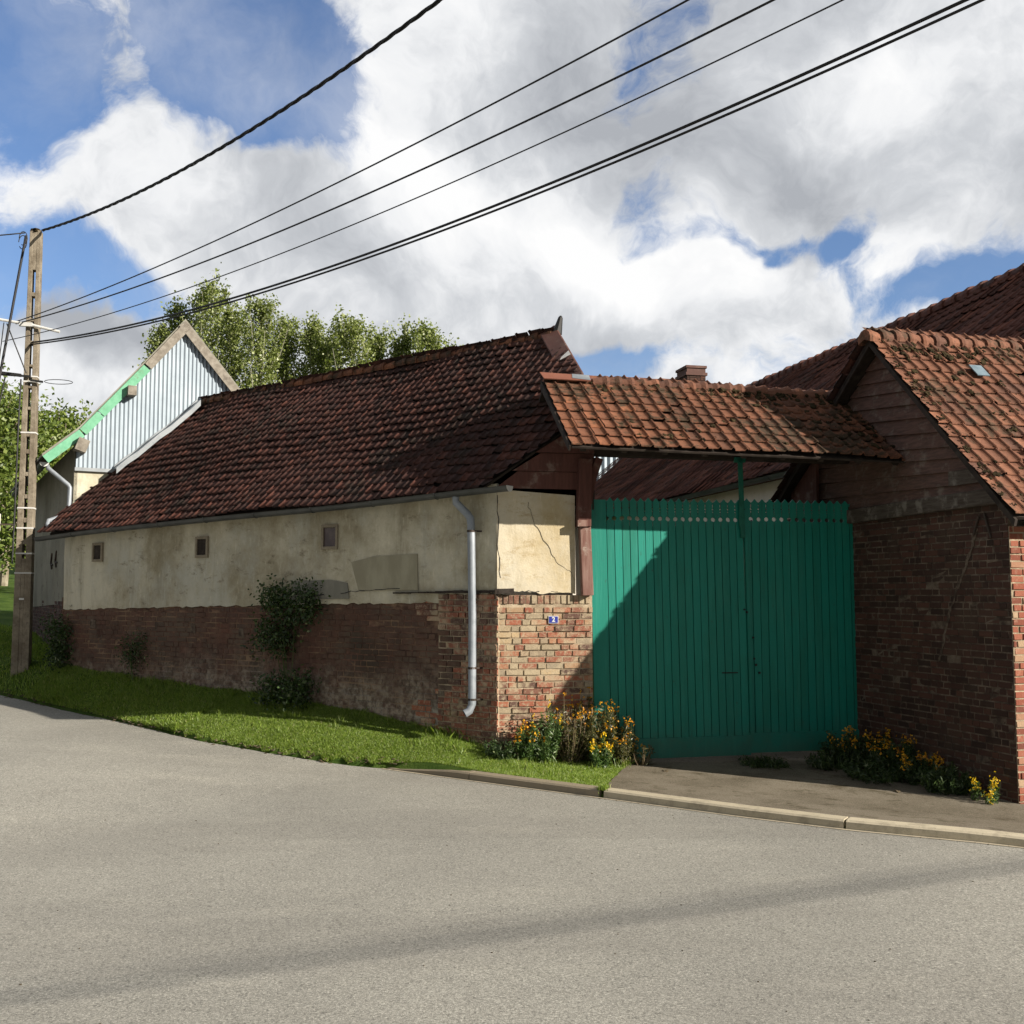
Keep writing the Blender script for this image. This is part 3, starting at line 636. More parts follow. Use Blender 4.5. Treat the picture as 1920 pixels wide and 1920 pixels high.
def panel(name, fr, a0, a1, zlo, zhi, w, m, parent, na=60, nz=14, amp=.006, thick=.05, ragged=0.0, seed=1, relief=True):
    rg = random.Random(seed); ph = [rg.uniform(0, 6) for _ in range(6)]; vs = []; fs = []
    rag = [ragged * rg.uniform(-1, 1) for _ in range(na + 1)]
    for i in range(na + 1):
        a = a0 + (a1 - a0) * i / na; lo = zlo(a) + rag[i]; hi = zhi(a)
        for j in range(nz + 1):
            z = lo + (hi - lo) * j / nz
            h = amp * (math.sin(a * 2.1 + ph[0] + z) + .7 * math.sin(z * 4.3 + ph[1] - a) + .5 * math.sin(a * 5.7 + ph[2]) * math.sin(z * 7 + ph[3]))
            vs.append(fr.p(a, w - h, z))
    for i in range(na):
        for j in range(nz): k = i * (nz + 1) + j; fs.append((k, k + 1, k + nz + 2, k + nz + 1))
    b = len(vs)
    for i in range(na + 1): vs.append(Vector(vs[i * (nz + 1)]) + fr.n * thick)
    for i in range(na): fs.append((i * (nz + 1), (i + 1) * (nz + 1), b + i + 1, b + i))
    for e in (0, na):
        c = len(vs)
        for j in range(nz + 1): vs.append(Vector(vs[e * (nz + 1) + j]) + fr.n * thick)
        for j in range(nz): k = e * (nz + 1) + j; fs.append((k, k + 1, c + j + 1, c + j))
    return mesh(name, vs, fs, m, parent, smooth=False)
panel('plaster_wall', BARN, .0, 7.95, lambda a: ztop(a) - .095 + (.085 if a < .70 else 0), lambda a: 3.05 - .03 * a + .02, -.022, M['plaster'], barn, na=130, ragged=.013)
panel('pier_plaster', GATE, -1.082, -.20, lambda a: 1.878 - .015 * (a + 1) + .010 * math.sin(a * 14), lambda a: 3.00 - .06 * (a + 1), -.028, M['plaster_light'], barn, na=24, ragged=.008, amp=.004)
# render patches, old timber sill, cracks
mb = MB().prism([BARN.p(a, -.030, z) for a, z in ((1.09, 1.905), (2.0, 1.90), (2.12, 2.24), (1.78, 2.30), (1.10, 2.32))], BARN.n * -.006); mb.build('cement_patch', M['cement'], barn)
mb = MB().prism([BARN.p(a, -.030, z) for a, z in ((2.15, 1.80), (3.12, 1.79), (3.10, 2.02), (2.45, 2.03), (2.18, 1.99))], BARN.n * -.006); mb.build('cement_patch', M['cement_dark'], barn)
mb = MB()
for i in range(12):
    a = -.05 + i * .125; mb.beam(BARN.p(a, -.035, 1.885 - a * .012 + random.uniform(-.004, .004)), BARN.p(a + .126, -.035, 1.885 - a * .012), .03, random.uniform(.025, .04) * (1 if i < 7 else .5))
mb.beam(BARN.p(-.0, -.05, 1.885), GATE.p(-.90, -.06, 1.89), .05, .055); mb.build('timber_sill', M['wood_dark'], barn)
def crack(fr, pts, w, wid, seed):
    rg = random.Random(seed); mb = MB(); P = []
    for (a0, z0), (a1, z1) in zip(pts, pts[1:]):
        for k in range(6): t = k / 6; P.append((a0 + (a1 - a0) * t + rg.uniform(-.011, .011), z0 + (z1 - z0) * t + rg.uniform(-.011, .011)))
    for p, q in zip(P, P[1:]): mb.beam(fr.p(p[0], w, p[1]), fr.p(q[0], w, q[1]), wid * rg.uniform(.5, 1.2), .004, up=fr.n)
    return mb
mb = crack(GATE, [(-.74, 2.86), (-.66, 2.62), (-.50, 2.38), (-.40, 2.18), (-.25, 2.10), (-.20, 1.98)], -.0335, .003, 2)
for mb in (mb, crack(GATE, [(-1.075, 2.95), (-1.07, 2.4), (-1.045, 1.95)], -.033, .008, 4), crack(BARN, [(1.35, 1.915), (1.9, 1.90), (2.35, 1.865)], -.040, .008, 5),
           crack(BARN, [(2.55, 1.845), (3.25, 1.85), (3.3, 1.80)], -.043, .016, 6), crack(GATE, [(-1.0, 1.885), (-.8, 1.88), (-.6, 1.89), (-.35, 1.885)], -.034, .010, 7)):
    mb.build('crack', M['black'], barn)
# small square windows
for (a0, z0, sz, lab) in ((2.34, 2.42, .27, None), (4.70, 2.365, .25, None), (7.0, 2.35, .24, None)):
    f = MB(); t = .035
    f.beam(BARN.p(a0, -.035, z0), BARN.p(a0 + sz, -.035, z0), .035, t); f.beam(BARN.p(a0, -.035, z0 + sz), BARN.p(a0 + sz, -.035, z0 + sz), .035, t)
    f.beam(BARN.p(a0 + .016, -.035, z0 + .018), BARN.p(a0 + .016, -.035, z0 + sz - .018), t, .033, up=BARN.u); f.beam(BARN.p(a0 + sz - .016, -.035, z0 + .018), BARN.p(a0 + sz - .016, -.035, z0 + sz - .018), t, .033, up=BARN.u)
    win = f.build('window', M['frame_wood'], barn)
    MB().prism([BARN.p(a0 + x, -.030, z0 + z) for x, z in ((.03, .02), (sz - .03, .02), (sz - .03, sz - .02), (.03, sz - .02))], BARN.n * -.004).build('pane', M['pane'] if a0 < 3 else M['wood_dark'], win)
# hidden body: back and end walls close the volume
EAVE0, EAVE1 = -.28, 8.25
RW = 2.07                       # ridge distance from the front wall
mb = MB()
core = [BARN.p(.02, .03, 0), BARN.p(7.9, .03, 0), BARN.p(7.9, 2 * RW, 0), BARN.p(2.75, 2 * RW, 0), GATE.p(-.10, .12, 0), GATE.p(-1.0, .03, 0)]
mb.prism([Vector((p.x, p.y, 0)) for p in core], (0, 0, 2.85)); mb.build('inner_wall', M['plaster_beige'], barn)
# roof: tiles clipped over the pier and along the right verge
clipA = (GATE.p(0, -.10, 0), -GATE.n)                    # nothing in front of the pier face
P1 = Vector((.96, 11.9, 0)); P2 = Vector((.575, 13.75, 0)); dv = (P2 - P1).normalized(); nv = Vector((dv.y, -dv.x, 0))
if nv.x < 0: nv = -nv
clipB = (P1 - nv * .03, nv)
up = (BARN.n + Vector((0, 0, 1))).normalized(); al = (BARN.u + Vector((0, 0, -.03))).normalized()
O = BARN.p(8.35, -.20, 3.20 - .03 * 8.35 - .20)
gl = TALL.n
roof = tiles('roof', O, -al, up, 9.9, (RW + .20) * 1.4142, 0.118, .158, M['tile_dark'], barn, clips=[clipA, clipB, (BARN.p(0, RW, 0), BARN.n)], seed=21, sag=.024, wild=1.25, flip=True, hs=.72,
             tonefn=lambda u, v, r: min(1, r * (1.0 if v > .5 else 1.15)))
ra = BARN.p(8.3, RW, 3.20 - .03 * 8.3 + RW); rb = BARN.p(.56, RW, 3.20 - .03 * .56 + RW)
ridge_tiles('ridge_tiles', rb, ra, .075, .20, M['tile_orange'], roof, 3, lift=-.03, jag=.012)
mb = MB()          # boarding below the tiles and the rear slope
fr_pts = [BARN.p(8.2, -.12, 0), BARN.p(.12, -.12, 0), GATE.p(-.02, -.02, 0), P1 + Vector((-.05, 0, 0)), P2 + Vector((-.05, 0, 0)), BARN.p(8.2, RW, 0)]
mb.prism([Vector((p.x, p.y, roofz(p) - .055)) for p in fr_pts], (0, 0, -.03))
br = [BARN.p(8.2, RW, 0), BARN.p(.56, RW, 0), BARN.p(2.68, 2 * RW + .2, 0), BARN.p(8.2, 2 * RW + .2, 0)]
def backz(p): q = p - BARN.o; return 3.20 - .03 * q.dot(BARN.u) + 2 * RW - q.dot(BARN.n)
mb.prism([Vector((p.x, p.y, backz(p) - .03)) for p in br], (0, 0, -.04)); mb.build('roof_boarding', M['wood_dark'], barn)
tiles('rear_roof', BARN.p(.50, 2 * RW + .2, backz(BARN.p(.50, 2 * RW + .2, 0))), al, (-BARN.n + Vector((0, 0, 1))).normalized(), 7.7, (RW + .2) * 1.4142, .20, .30, M['tile_dark'], barn, clips=[clipB], seed=8, sag=.02)
# right gable end wall and the boarded triangle above the pier
mb = MB()
ge = [GATE.p(-.02, .02, 0), P1 + Vector((-.08, 0, 0)), P2 + Vector((-.08, 0, 0)), BARN.p(2.75, 2 * RW, 0)]
for p, q in zip(ge, ge[1:]):
    f = roofz if q is not ge[3] else backz
    g0 = (roofz(p) if p is not ge[3] else backz(p)) - .09; g1 = f(q) - .09
    n = (q - p).cross(Vector((0, 0, 1))).normalized() * .05
    mb.prism([Vector((p.x, p.y, 2.8)), Vector((q.x, q.y, 2.8)), Vector((q.x, q.y, g1)), Vector((p.x, p.y, g0))], n)
mb.build('gable_boards', M['wood_dark'], barn)
mb = MB()
for i, (z0, z1) in enumerate(((3.02, 3.21), (3.215, 3.42), (3.425, 3.66), (3.665, 3.86))):
    amin = max(-1.05, (z1 - 3.13) / .80 - 1.0); bot = max(-1.10, (z0 - 3.13) / .80 - 1.02)
    mb.prism([GATE.p(bot, -.01 - .012 * i, z0), GATE.p(.02, -.01 - .012 * i, z0), GATE.p(.02, -.01, z1), GATE.p(amin + .05, -.01, z1)], GATE.n * -.028)
mb.build('weatherboards', M['wood_redbrown'], barn)
# verge cover board lying on the tiles, ridge finial
def onroof(p, h): return Vector((p.x, p.y, roofz(p))) + (Vector((0, 0, 1)) - BARN.n).normalized() * h
mb = MB(); v0 = P2 + dv * .02; v1 = P1 + dv * .55
for (a_, b_, nm) in ((v0, P2 - dv * .72, 0), (P2 - dv * .70, v1, 1)):
    A0 = onroof(a_, .055); B0 = onroof(b_, .055); side = -nv * .175
    A1 = onroof(a_ + side, .055); B1 = onroof(b_ + side, .055)
    mb.prism([A0, B0, B1, A1], Vector((0, 0, -.03)))
    mb.prism([A0 + nv * .003, B0 + nv * .003, B0 + nv * .003 + Vector((0, 0, -.20)), A0 + nv * .003 + Vector((0, 0, -.20))], nv * .02)
vb = mb.build('verge_board', M['metal_brown'], barn)
k0 = P2 - dv * .74; A0 = onroof(k0, .062); A1 = onroof(k0 - nv * .17 - dv * .05, .062); A2 = onroof(k0 - dv * .10, .062)
MB().prism([A0, A2, A1], Vector((0, 0, -.004))).build('paint_scar', M['white'], vb)
mb = MB(); t0 = Vector((P2.x + .01, P2.y - .10, roofz(P2) - .08))
mb.tube([t0, t0 + Vector((.03, 0, .12)), t0 + Vector((.05, 0, .21)), t0 + Vector((.055, 0, .235))], [.07, .045, .030, .014], 8); mb.build('finial', M['black'], barn)
# gutter: half round, sagging, white end cap
def gutter(name, pts, r, m, parent, cap_m=None, caps=(True, False), nrm=None):
    vs = []; fs = []; K = 9; T = .004
    for i, p in enumerate(pts):
        p = Vector(p); d = (Vector(pts[min(i + 1, len(pts) - 1)]) - Vector(pts[max(0, i - 1)])).normalized(); x = d.cross(Vector((0, 0, 1))).normalized(); z = Vector((0, 0, 1))
        for rr in (r, r - T):
            for k in range(K): t = math.pi + math.pi * k / (K - 1); vs.append(p + x * math.cos(t) * rr + z * math.sin(t) * rr)
    for i in range(len(pts) - 1):
        for q in range(2):
            for k in range(K - 1): a = i * 2 * K + q * K + k; b = a + 2 * K; fs.append((a, a + 1, b + 1, b))
        for k in (0, K - 1): a = i * 2 * K + k; fs.append((a, a + K, a + 3 * K, a + 2 * K))
    o = mesh(name, vs, fs, m, parent, smooth=True)
    p0, p1 = Vector(pts[0]), Vector(pts[1]); d = (p1 - p0).normalized(); x = d.cross(Vector((0, 0, 1))).normalized()
    if caps[0]:
        q = [p0 - d * .004 + x * math.cos(math.pi + math.pi * k / 10) * (r + .003) + Vector((0, 0, math.sin(math.pi + math.pi * k / 10) * (r + .003))) for k in range(11)]
        MB().prism(q, d * .004).build('end_cap', cap_m or m, o)
    K2 = max(2, int((Vector(pts[-1]) - p0).length / .9))
    for i in range(1, K2):
        t = i / K2 * (len(pts) - 1); j = int(t); p = Vector(pts[j]).lerp(Vector(pts[min(j + 1, len(pts) - 1)]), t - j)
        q = [p + x * math.cos(math.pi + math.pi * k / 8) * (r + .004) + Vector((0, 0, math.sin(math.pi + math.pi * k / 8) * (r + .004))) for k in range(9)]
        MB().tube(q, .004, 4).build('bracket', m, o)
    return o
gp = []
for i in range(25):
    a = -.30 + (8.42 + .30) * i / 24; gp.append(BARN.p(a, -.205 - .02 * math.sin(i * .7), 3.005 - .03 * a - .014 * math.sin(max(0, a) * .8) - .035 * max(0, min(1, (1.4 - a) / -9))))
gutter('gutter', gp, .062, M['gutter_dark'], barn, M['white'])
# downpipe with swan neck
def pt(a, w, z): return BARN.p(a, w, z)
dp = [pt(.42, -.205, 2.93), pt(.42, -.205, 2.87), pt(.32, -.12, 2.74), pt(.285, -.115, 2.69), pt(.275, -.115, 2.62), pt(.255, -.115, 1.6), pt(.25, -.12, .66), pt(.265, -.15, .59), pt(.30, -.19, .56)]
mb = MB().tube(dp, [.042, .042, .044, .044, .043, .043, .043, .044, .046], 16, cap=False); pipe = mb.build('downpipe', M['pipe'], barn, smooth=True)
for z in (2.55, 1.05, .71):
    t = (z - .56) / (2.62 - .56); a = .25 + .025 * t
    MB().tube([pt(a, -.116, z - .012), pt(a, -.116, z + .012)], .0475, 16).beam(pt(a - .045, -.10, z), pt(a - .075, -.02, z), .008, .018).build('bracket', M['iron'], pipe)
# shutters of old openings in the brick: small recesses
for a0, z0, ww, hh in ((7.15, 1.36, .14, .13), (4.95, 1.33, .10, .13), (5.75, 1.35, .05, .12), (4.0, 1.30, .10, .12)):
    MB().prism([BARN.p(a0 + x, -.0115, z0 + z) for x, z in ((0, 0), (ww, .01), (ww * .9, hh), (.01, hh * .9))], BARN.n * -.002).build('blocked_hole', M['mortar_dark'], barn)

# house number on the pier
hx, hz = -.45, 1.575
hn = thing('house_number', GATE.p(hx, -.03, hz), 'small blue enamel house number plate with a white 2 on the brick pier', 'house number')
def rect(fr, a0, z0, a1, z1, w, t): return MB().prism([fr.p(a0, w, z0), fr.p(a1, w, z0), fr.p(a1, w, z1), fr.p(a0, w, z1)], fr.n * -t)
rect(GATE, hx - .056, hz - .041, hx + .056, hz + .041, -.026, .006).build('white_rim', M['enamel_white'], hn, bevel=.001)
rect(GATE, hx - .050, hz - .035, hx + .050, hz + .035, -.0325, .002).build('plate', M['blue'], hn)
cu = bpy.data.curves.new('digit', 'FONT'); cu.body = '2'; cu.size = .072; cu.extrude = .001; cu.offset = .0022; cu.align_x = 'CENTER'; cu.align_y = 'CENTER'
tmp = bpy.data.objects.new('tmp', cu); COL.objects.link(tmp); bpy.context.view_layer.update()
dm = bpy.data.meshes.new_from_object(tmp.evaluated_get(bpy.context.evaluated_depsgraph_get())); bpy.data.objects.remove(tmp)
dm.materials.clear(); dm.materials.append(M['enamel_white']); to = bpy.data.objects.new('digit', dm); COL.objects.link(to)
to.rotation_euler = (R(90), 0, R(11)); to.parent = hn; to.location = GATE.n * (-.0060)

# ================================================================== metal clad building
z0 = H(-7.0, 16.6)
tb = thing('metal_clad_building', TALL.p(-.6, 0, z0), 'tall narrow farm building with corrugated metal gable behind the long barn', 'building')
def rakez(a):       # top edge of the barge board in the gable plane
    return float(np.interp(a, [-1.08, -.56, .38, 1.03, 2.03, 3.4], [3.98, 4.436, 5.56, 6.367, 5.20, 3.60]))
vs = []; fs = []; wl = .066; n = int(3.8 / wl) * 6; nz = 1
for i in range(n + 1):
    a = -.585 + 3.8 * i / n; w = -.030 - .011 * math.cos(a / wl * 2 * math.pi)
    zt = rakez(a) - .10; zl = 3.835 if a < .25 else 2.4
    vs += [TALL.p(a, w, zl), TALL.p(a, w, max(zl + .02, zt))]
for i in range(n): fs.append((2 * i, 2 * i + 2, 2 * i + 3, 2 * i + 1))
mesh('corrugated_cladding', vs, fs, M['corrugated'], tb, smooth=True)
mb = MB()
wallpoly(mb, TALL, [(-.60, z0 - .3), (3.2, z0 - .3), (3.2, 3.8), (2.0, 5.1), (1.03, 6.22), (-.60, 4.25)], 0.0, .18)
mb.build('gable_wall', M['plaster'], tb)
BD = TALL.n; KC = TALL.p(-.6, 0, 0)
SIDE = Fr((KC.x, KC.y), (BD.x, BD.y), -1)
if SIDE.n.x < 0: SIDE.n = -SIDE.n
panel('side_wall', SIDE, .0, 6.6, lambda a: 1.72 - .02 * a, lambda a: 4.15, -.010, M['plaster_grey'], tb, na=20, amp=.01)
bricks(SIDE, .0, 6.6, lambda a: z0 - .2, 1.74, M['brick_dark'], M['mortar_dark'], tb, 'side_brick_wall', depth=.008, seed=9)
mb = MB(); mb.prism([SIDE.p(0.01, .0, z0 - .3), SIDE.p(6.6, .0, z0 - .3), SIDE.p(6.6, .0, 4.2), SIDE.p(0.01, .0, 4.2)], SIDE.n * .15)
mb.prism([SIDE.p(6.6, .0, z0 - .3), SIDE.p(6.6, 3.7, z0 - .3), SIDE.p(6.6, 3.7, 3.9), SIDE.p(6.6, 1.6, 6.1), SIDE.p(6.6, .0, 4.1)], BD * -.12); mb.build('rear_wall', M['plaster_grey'], tb)
rect(TALL, -.60, 3.79, .12, 3.845, -.045, .012).build('base_flashing', M['zinc'], tb)
# left return of the barn wall meets this building: dark stained corner
mb = MB(); A = BARN.p(7.93, .0, 0); B = Vector((KC.x, KC.y, 0))
nn = (B - A).cross(Vector((0, 0, 1))).normalized() * .1
if nn.x < 0: nn = -nn
mb.prism([A + Vector((0, 0, z0 - .3)), B + Vector((0, 0, z0 - .3)), B + Vector((0, 0, 3.35)), A + Vector((0, 0, 2.85))], nn); mb.build('end_wall', M['plaster_grey'], barn)
# roof slabs (dark slates) and barge boards
mb = MB(); q = [(-1.08, 3.98), (-.56, 4.436), (.38, 5.56), (1.03, 6.367), (2.03, 5.20), (3.4, 3.60)]
for (a0, za), (a1, zc) in zip(q, q[1:]): mb.prism([TALL.p(a0, -.09, za + .005), TALL.p(a1, -.09, zc + .005), TALL.p(a1, -.09, zc + .045), TALL.p(a0, -.09, za + .045)], BD * 6.9)
mb.build('roof', M['cement_dark'], tb)
def barge(a0, a1, m, th=.135, w=-.125, gap=.004):
    A0 = Vector((a0, rakez(a0))); A1 = Vector((a1, rakez(a1))); d = (A1 - A0).normalized(); nrm = Vector((d.y, -d.x)) if d.x > 0 else Vector((-d.y, d.x))
    if nrm.y > 0: nrm = -nrm
    A0 = A0 + d * gap; A1 = A1 - d * gap; B0 = A0 + nrm * th; B1 = A1 + nrm * th
    return MB().prism([TALL.p(A0.x, w, A0.y), TALL.p(A1.x, w, A1.y), TALL.p(B1.x, w, B1.y), TALL.p(B0.x, w, B0.y)], TALL.n * .03)
A0, ap = None, 1.03
b1 = barge(.40, 1.03, None).build('barge_board', M['board_grey'], tb); b2 = barge(1.03, 3.2, None).build('barge_board', M['board_grey'], tb)
for a0, a1 in ((-1.08, -.56), (-.555, -.30), (-.295, .385)):
    tag(barge(a0, a1, None).build('barge_board', M['board_green'], tb), 'flaking green painted barge board')
MB().beam(TALL.p(.20, -.24, 5.11), TALL.p(.20, .05, 5.11), .13, .15).build('purlin_end', M['board_grey'], tb)
MB().beam(TALL.p(-.52, -.25, 4.18), TALL.p(-.52, .05, 4.18), .17, .20, up=(.4, 0, 1)).build('purlin_end', M['board_grey'], tb)
# zinc flashing where the barn roof meets the cladding
mb = MB(); fp = [(-.06, 3.80), (.35, 4.20), (.62, 4.55), (1.02, 4.98), (1.06, 4.90)]
fpa = []
for k in range(9):
    a_ = -.02 + 1.30 * k / 8; fpa.append((a_, roofz(TALL.p(a_, -.06, 0)) + .07 + .012 * math.sin(k * 2.1)))
fpa[-1] = (fpa[-1][0] - .02, fpa[-1][1] + .03)
for (a0, za), (a1, zc) in zip(fpa, fpa[1:]):
    mb.prism([TALL.p(a0, -.06, za), TALL.p(a1, -.06, zc), TALL.p(a1, -.30, zc - .02), TALL.p(a0, -.30, za - .02)], (0, 0, -.02))
    mb.prism([TALL.p(a0, -.055, za - .15), TALL.p(a1, -.055, zc - .15), TALL.p(a1, -.055, zc + .03), TALL.p(a0, -.055, za + .03)], TALL.n * -.015)
    mb.prism([TALL.p(a0, -.30, za - .021), TALL.p(a1, -.30, zc - .021), TALL.p(a1, -.305, zc - .12), TALL.p(a0, -.305, za - .12)], TALL.n * -.012)
mb.build('flashing', M['zinc'], tb)
gq = [TALL.p(-1.04, -.02 + i * .6, 3.90) for i in range(11)]
gutter('side_gutter', gq, .065, M['gutter_dark'], tb, M['white'])
mb = MB().tube([TALL.p(-.98, .10, 3.86), TALL.p(-.98, .06, 3.82), TALL.p(-.68, -.02, 3.56), TALL.p(-.66, -.03, 3.52), TALL.p(-.665, -.03, 3.16), TALL.p(-.68, -.05, 3.10), TALL.p(-.97, -.20, 2.98), TALL.p(-.985, -.24, 2.92), TALL.p(-.95, -.30, 2.84)], .034, 12)
mb.build('side_downpipe', M['pipe'], tb, smooth=True)
for a, z in ((2.6, 2.42), (1.9, 2.44)):
    MB().tube([SIDE.p(a - .02, -.03, z + .16), SIDE.p(a + .04, -.04, z), SIDE.p(a - .02, -.03, z - .12)], .016, 6).tube([SIDE.p(a - .15, -.03, z - .05), SIDE.p(a + .1, -.04, z - .02)], .014, 6).build('wall_anchor', M['iron'], tb)

# ================================================================== green gate
gate = thing('carriage_gate', GATE.p(1.6, 0, 0), 'large green painted double gate of vertical boards with zigzag top', 'gate')
HW = .0325
def board(mb, a0, a1, z0, z1, w, lean, first=False, rr=None):
    """one upright board with pointed head and half-round notches in both edges"""
    def arc(x, z, r, side, n=6):
        return [(x + side * r * math.sin(math.pi * k / n), z - r * math.cos(math.pi * k / n)) for k in range(n + 1)]
    zc = z1 - .235
    L_ = []; R_ = []
    if not first:
        for pts, sd in ((L_, 1), (R_, -1)):
            x = a0 if sd > 0 else a1
            pts += arc(x, zc, .024, sd) + arc(x, z1 - .150, .006, sd, 3) + arc(x, z1 - .118, .0085, sd, 4) + [(x + sd * .004, z1 - .075)] + [(x, z1 - .058)]
    m_ = (a0 + a1) / 2
    out = [(a0, z0), (a1, z0)] + R_ + [(a1, z1 - .040)] + ([(a1 - .015, z1 - .032), (m_, z1), (a0 + .015, z1 - .032)] if not first else []) + [(a0, z1 - .040)] + L_[::-1]
    ln = lambda z: lean * (z1 - z)
    mb.prism([GATE.p(a + ln(z), w, z) for a, z in out], GATE.n * .024, rr)
def leaf(a0, a1, lean, ztop_, zbot, first_w, seed, wshift=0.0):
    rg = random.Random(seed); mb = MB(); a = a0
    if first_w:
        board(mb, a + .002, a + first_w, zbot + .19, ztop_ + .01, wshift, lean, True, rg.random()); a += first_w + .004
    nb = round((a1 - a) / .0925); bw = (a1 - a) / nb
    for i in range(nb): board(mb, a + .004, a + bw - .004, zbot + .19, ztop_ + rg.uniform(-.004, .004) - .004 * i / nb, wshift + rg.uniform(0, .006), lean, False, rg.random()); a += bw
    o = mb.build('gate_leaf', M['gate_green'], gate)
    pl_ = MB().prism([GATE.p(a0 + lean * (ztop_ - zbot), wshift - .018, zbot), GATE.p(a1 + lean * (ztop_ - zbot), wshift - .018, zbot + .01), GATE.p(a1 + lean * (ztop_ - zbot), wshift - .018, zbot + .23), GATE.p(a0 + lean * (ztop_ - zbot), wshift - .018, zbot + .22)], GATE.n * .03); pl_.build('bottom_rail', M['gate_green'], o)
    bk = MB()
    bk.prism([GATE.p(a0 + .02 + lean * 2.5, wshift + .032, zbot + .2), GATE.p(a1 - .01 + lean * 2.5, wshift + .032, zbot + .2), GATE.p(a1 - .01, wshift + .032, ztop_ - .32), GATE.p(a0 + .02, wshift + .032, ztop_ - .32)], GATE.n * .02)
    for z in (.5, 1.5, 2.45): bk.beam(GATE.p(a0 + .03, wshift + .09, z), GATE.p(a1 - .02, wshift + .09, z), .07, .12)
    bk.build('back_rail', M['gate_green_dark'], o); return o
leaf(-.02, 1.80, .016, 2.945, .03, .185, 4)
l2 = leaf(1.815, 3.235, .004, 2.955, .06, .0, 6, .012)
rg = random.Random(3)
mb = MB(); mb.beam(GATE.p(1.785, -.03, 2.50), GATE.p(1.765, -.03, 3.42), .055, .03, up=GATE.n); mb.beam(GATE.p(1.70, -.02, 3.40), GATE.p(1.83, -.02, 3.40), .05, .06)
mb.beam(GATE.p(1.755, -.035, 2.62), GATE.p(1.755, -.035, 2.95), .025, .02, up=GATE.n)
mb.build('bolt_bar', M['gate_green_dark'], gate, bevel=.004)
MB().prism([GATE.p(1.80 + .016 * 2.9, -.004, .06), GATE.p(1.815, -.004, 2.93), GATE.p(1.85, -.004, 2.93), GATE.p(1.885, -.004, .28)], GATE.n * -.012).build('cover_strip', M['gate_green'], gate)
MB().beam(GATE.p(1.52, -.004, .965), GATE.p(1.71, -.004, .965), .012, .012).build('letter_slot', M['black'], gate)
for a, z, r in ((1.83, 1.65, .014), (1.90, 1.36, .012), (1.93, 1.05, .014), (1.91, 1.12, .010), (1.80, 1.68, .010), (1.97, .96, .013), (1.82, 2.83, .010), (1.90, 2.70, .008)):
    MB().tube([GATE.p(a, .0, z), GATE.p(a, -.016, z)], r, 8).build('latch', M['black'], gate)

# ================================================================== tiled canopy over the gate
gr = thing('gate_roof', GATE.p(1.6, 0, 3.3), 'small orange tiled roof with mossy ridge spanning over the green gate', 'roof')
GE = -1.04; PT = math.tan(R(35))
hz_ = lambda a: -.022 * a      # sag to the right
Vs = (GATE.n * math.cos(R(35)) + Vector((0, 0, math.sin(R(35))))).normalized()
O = GATE.p(-.50, GE, 3.385); Uu = (GATE.u + Vector((0, 0, -.018))).normalized()
hw = (HOUSE.p(0, 0.03, 0), HOUSE.n)
tl = tiles('roof_tiles', O, Uu, Vs, 3.95, 1.60, .148, .198, M['tile_orange'], gr, clips=[hw, (GATE.p(-.49, 0, 0), -GATE.u)], seed=5, sag=.016, wild=1.25,
           tonefn=lambda u, v, r: (.35 + .65 * r) if u < .9 else r * .9)
rz = 3.385 + 1.60 * math.sin(R(35)); rw = GE + 1.60 * math.cos(R(35))
ridge_tiles('ridge_tiles', GATE.p(3.55, rw, rz - .075), GATE.p(.10, rw, rz + .0), .086, .148, M['tile_orange_clean'], tl, 9, lift=-.030, jag=.012, flare=1.40)
mb = MB(); rg = random.Random(12); Nn = Vs.cross(Uu).normalized()
if Nn.z < 0: Nn = -Nn
for i in range(330):
    u = rg.uniform(.55, 3.75); v = rg.choice([rg.uniform(.1, 1.6), rg.uniform(1.1, 1.6), rg.uniform(1.35, 1.62)])
    if u > 3.0: v = rg.uniform(.2, 1.6)
    c = O + Uu * u + Vs * v + Nn * .03
    if (c - Vector(hw[0])).dot(Vector(hw[1])) > -.02: continue
    clump(mb, c, rg.uniform(.012, .038), rg, .45, Nn, 1)
for i in range(90):
    c = GATE.p(rg.uniform(.55, 3.55), rw - .085, rz - .035 - .018 * 1); c += Vector((0, 0, -.018 * ((c - GATE.o).dot(GATE.u)) + rg.uniform(-.03, .03))); clump(mb, c, rg.uniform(.02, .05), rg, .7, None, 1)
tag(mb.build('moss', M['moss'], tl), kind='stuff')
mb = MB(); mb.prism([O + Uu * .02 + Nn * -.03, O + Uu * 3.9 + Nn * -.03, O + Uu * 3.9 + Vs * 1.58 + Nn * -.03, O + Uu * .02 + Vs * 1.58 + Nn * -.03], Nn * -.02)
bo = O + Vs * 1.60; bv = (GATE.n + Vector((0, 0, -.7))).normalized()
mb.prism([bo + Uu * .02 + Vector((0, 0, .02)), bo + Uu * 3.75 + Vector((0, 0, .02)), bo + Uu * 3.75 + bv * 1.0, bo + Uu * .02 + bv * 1.0], (0, 0, -.03)); mb.build('roof_boarding', M['wood_dark'], gr)
mb = MB()
mb.beam(GATE.p(-.25, .06, 3.49), GATE.p(3.35, .06, 3.47), .14, .15); mb.beam(GATE.p(-.30, GE + .16, 3.40), GATE.p(3.25, GE + .16, 3.34), .08, .08)
for i in range(9): a = -.35 + i * .44; mb.beam(GATE.p(a, GE + .05, 3.34 - .018 * a), GATE.p(a, .5, 3.34 - .018 * a + (.5 - GE - .05) * math.tan(R(35)) * .98), .06, .07)
mb.build('lintel_beam', M['wood_dark'], gr, bevel=.006)
mb = MB().beam(GATE.p(-.115, -.06, 2.60), GATE.p(-.09, -.04, 3.36), .15, .15, up=GATE.n); mb.build('post', M['wood_redbrown'], gr, bevel=.008)
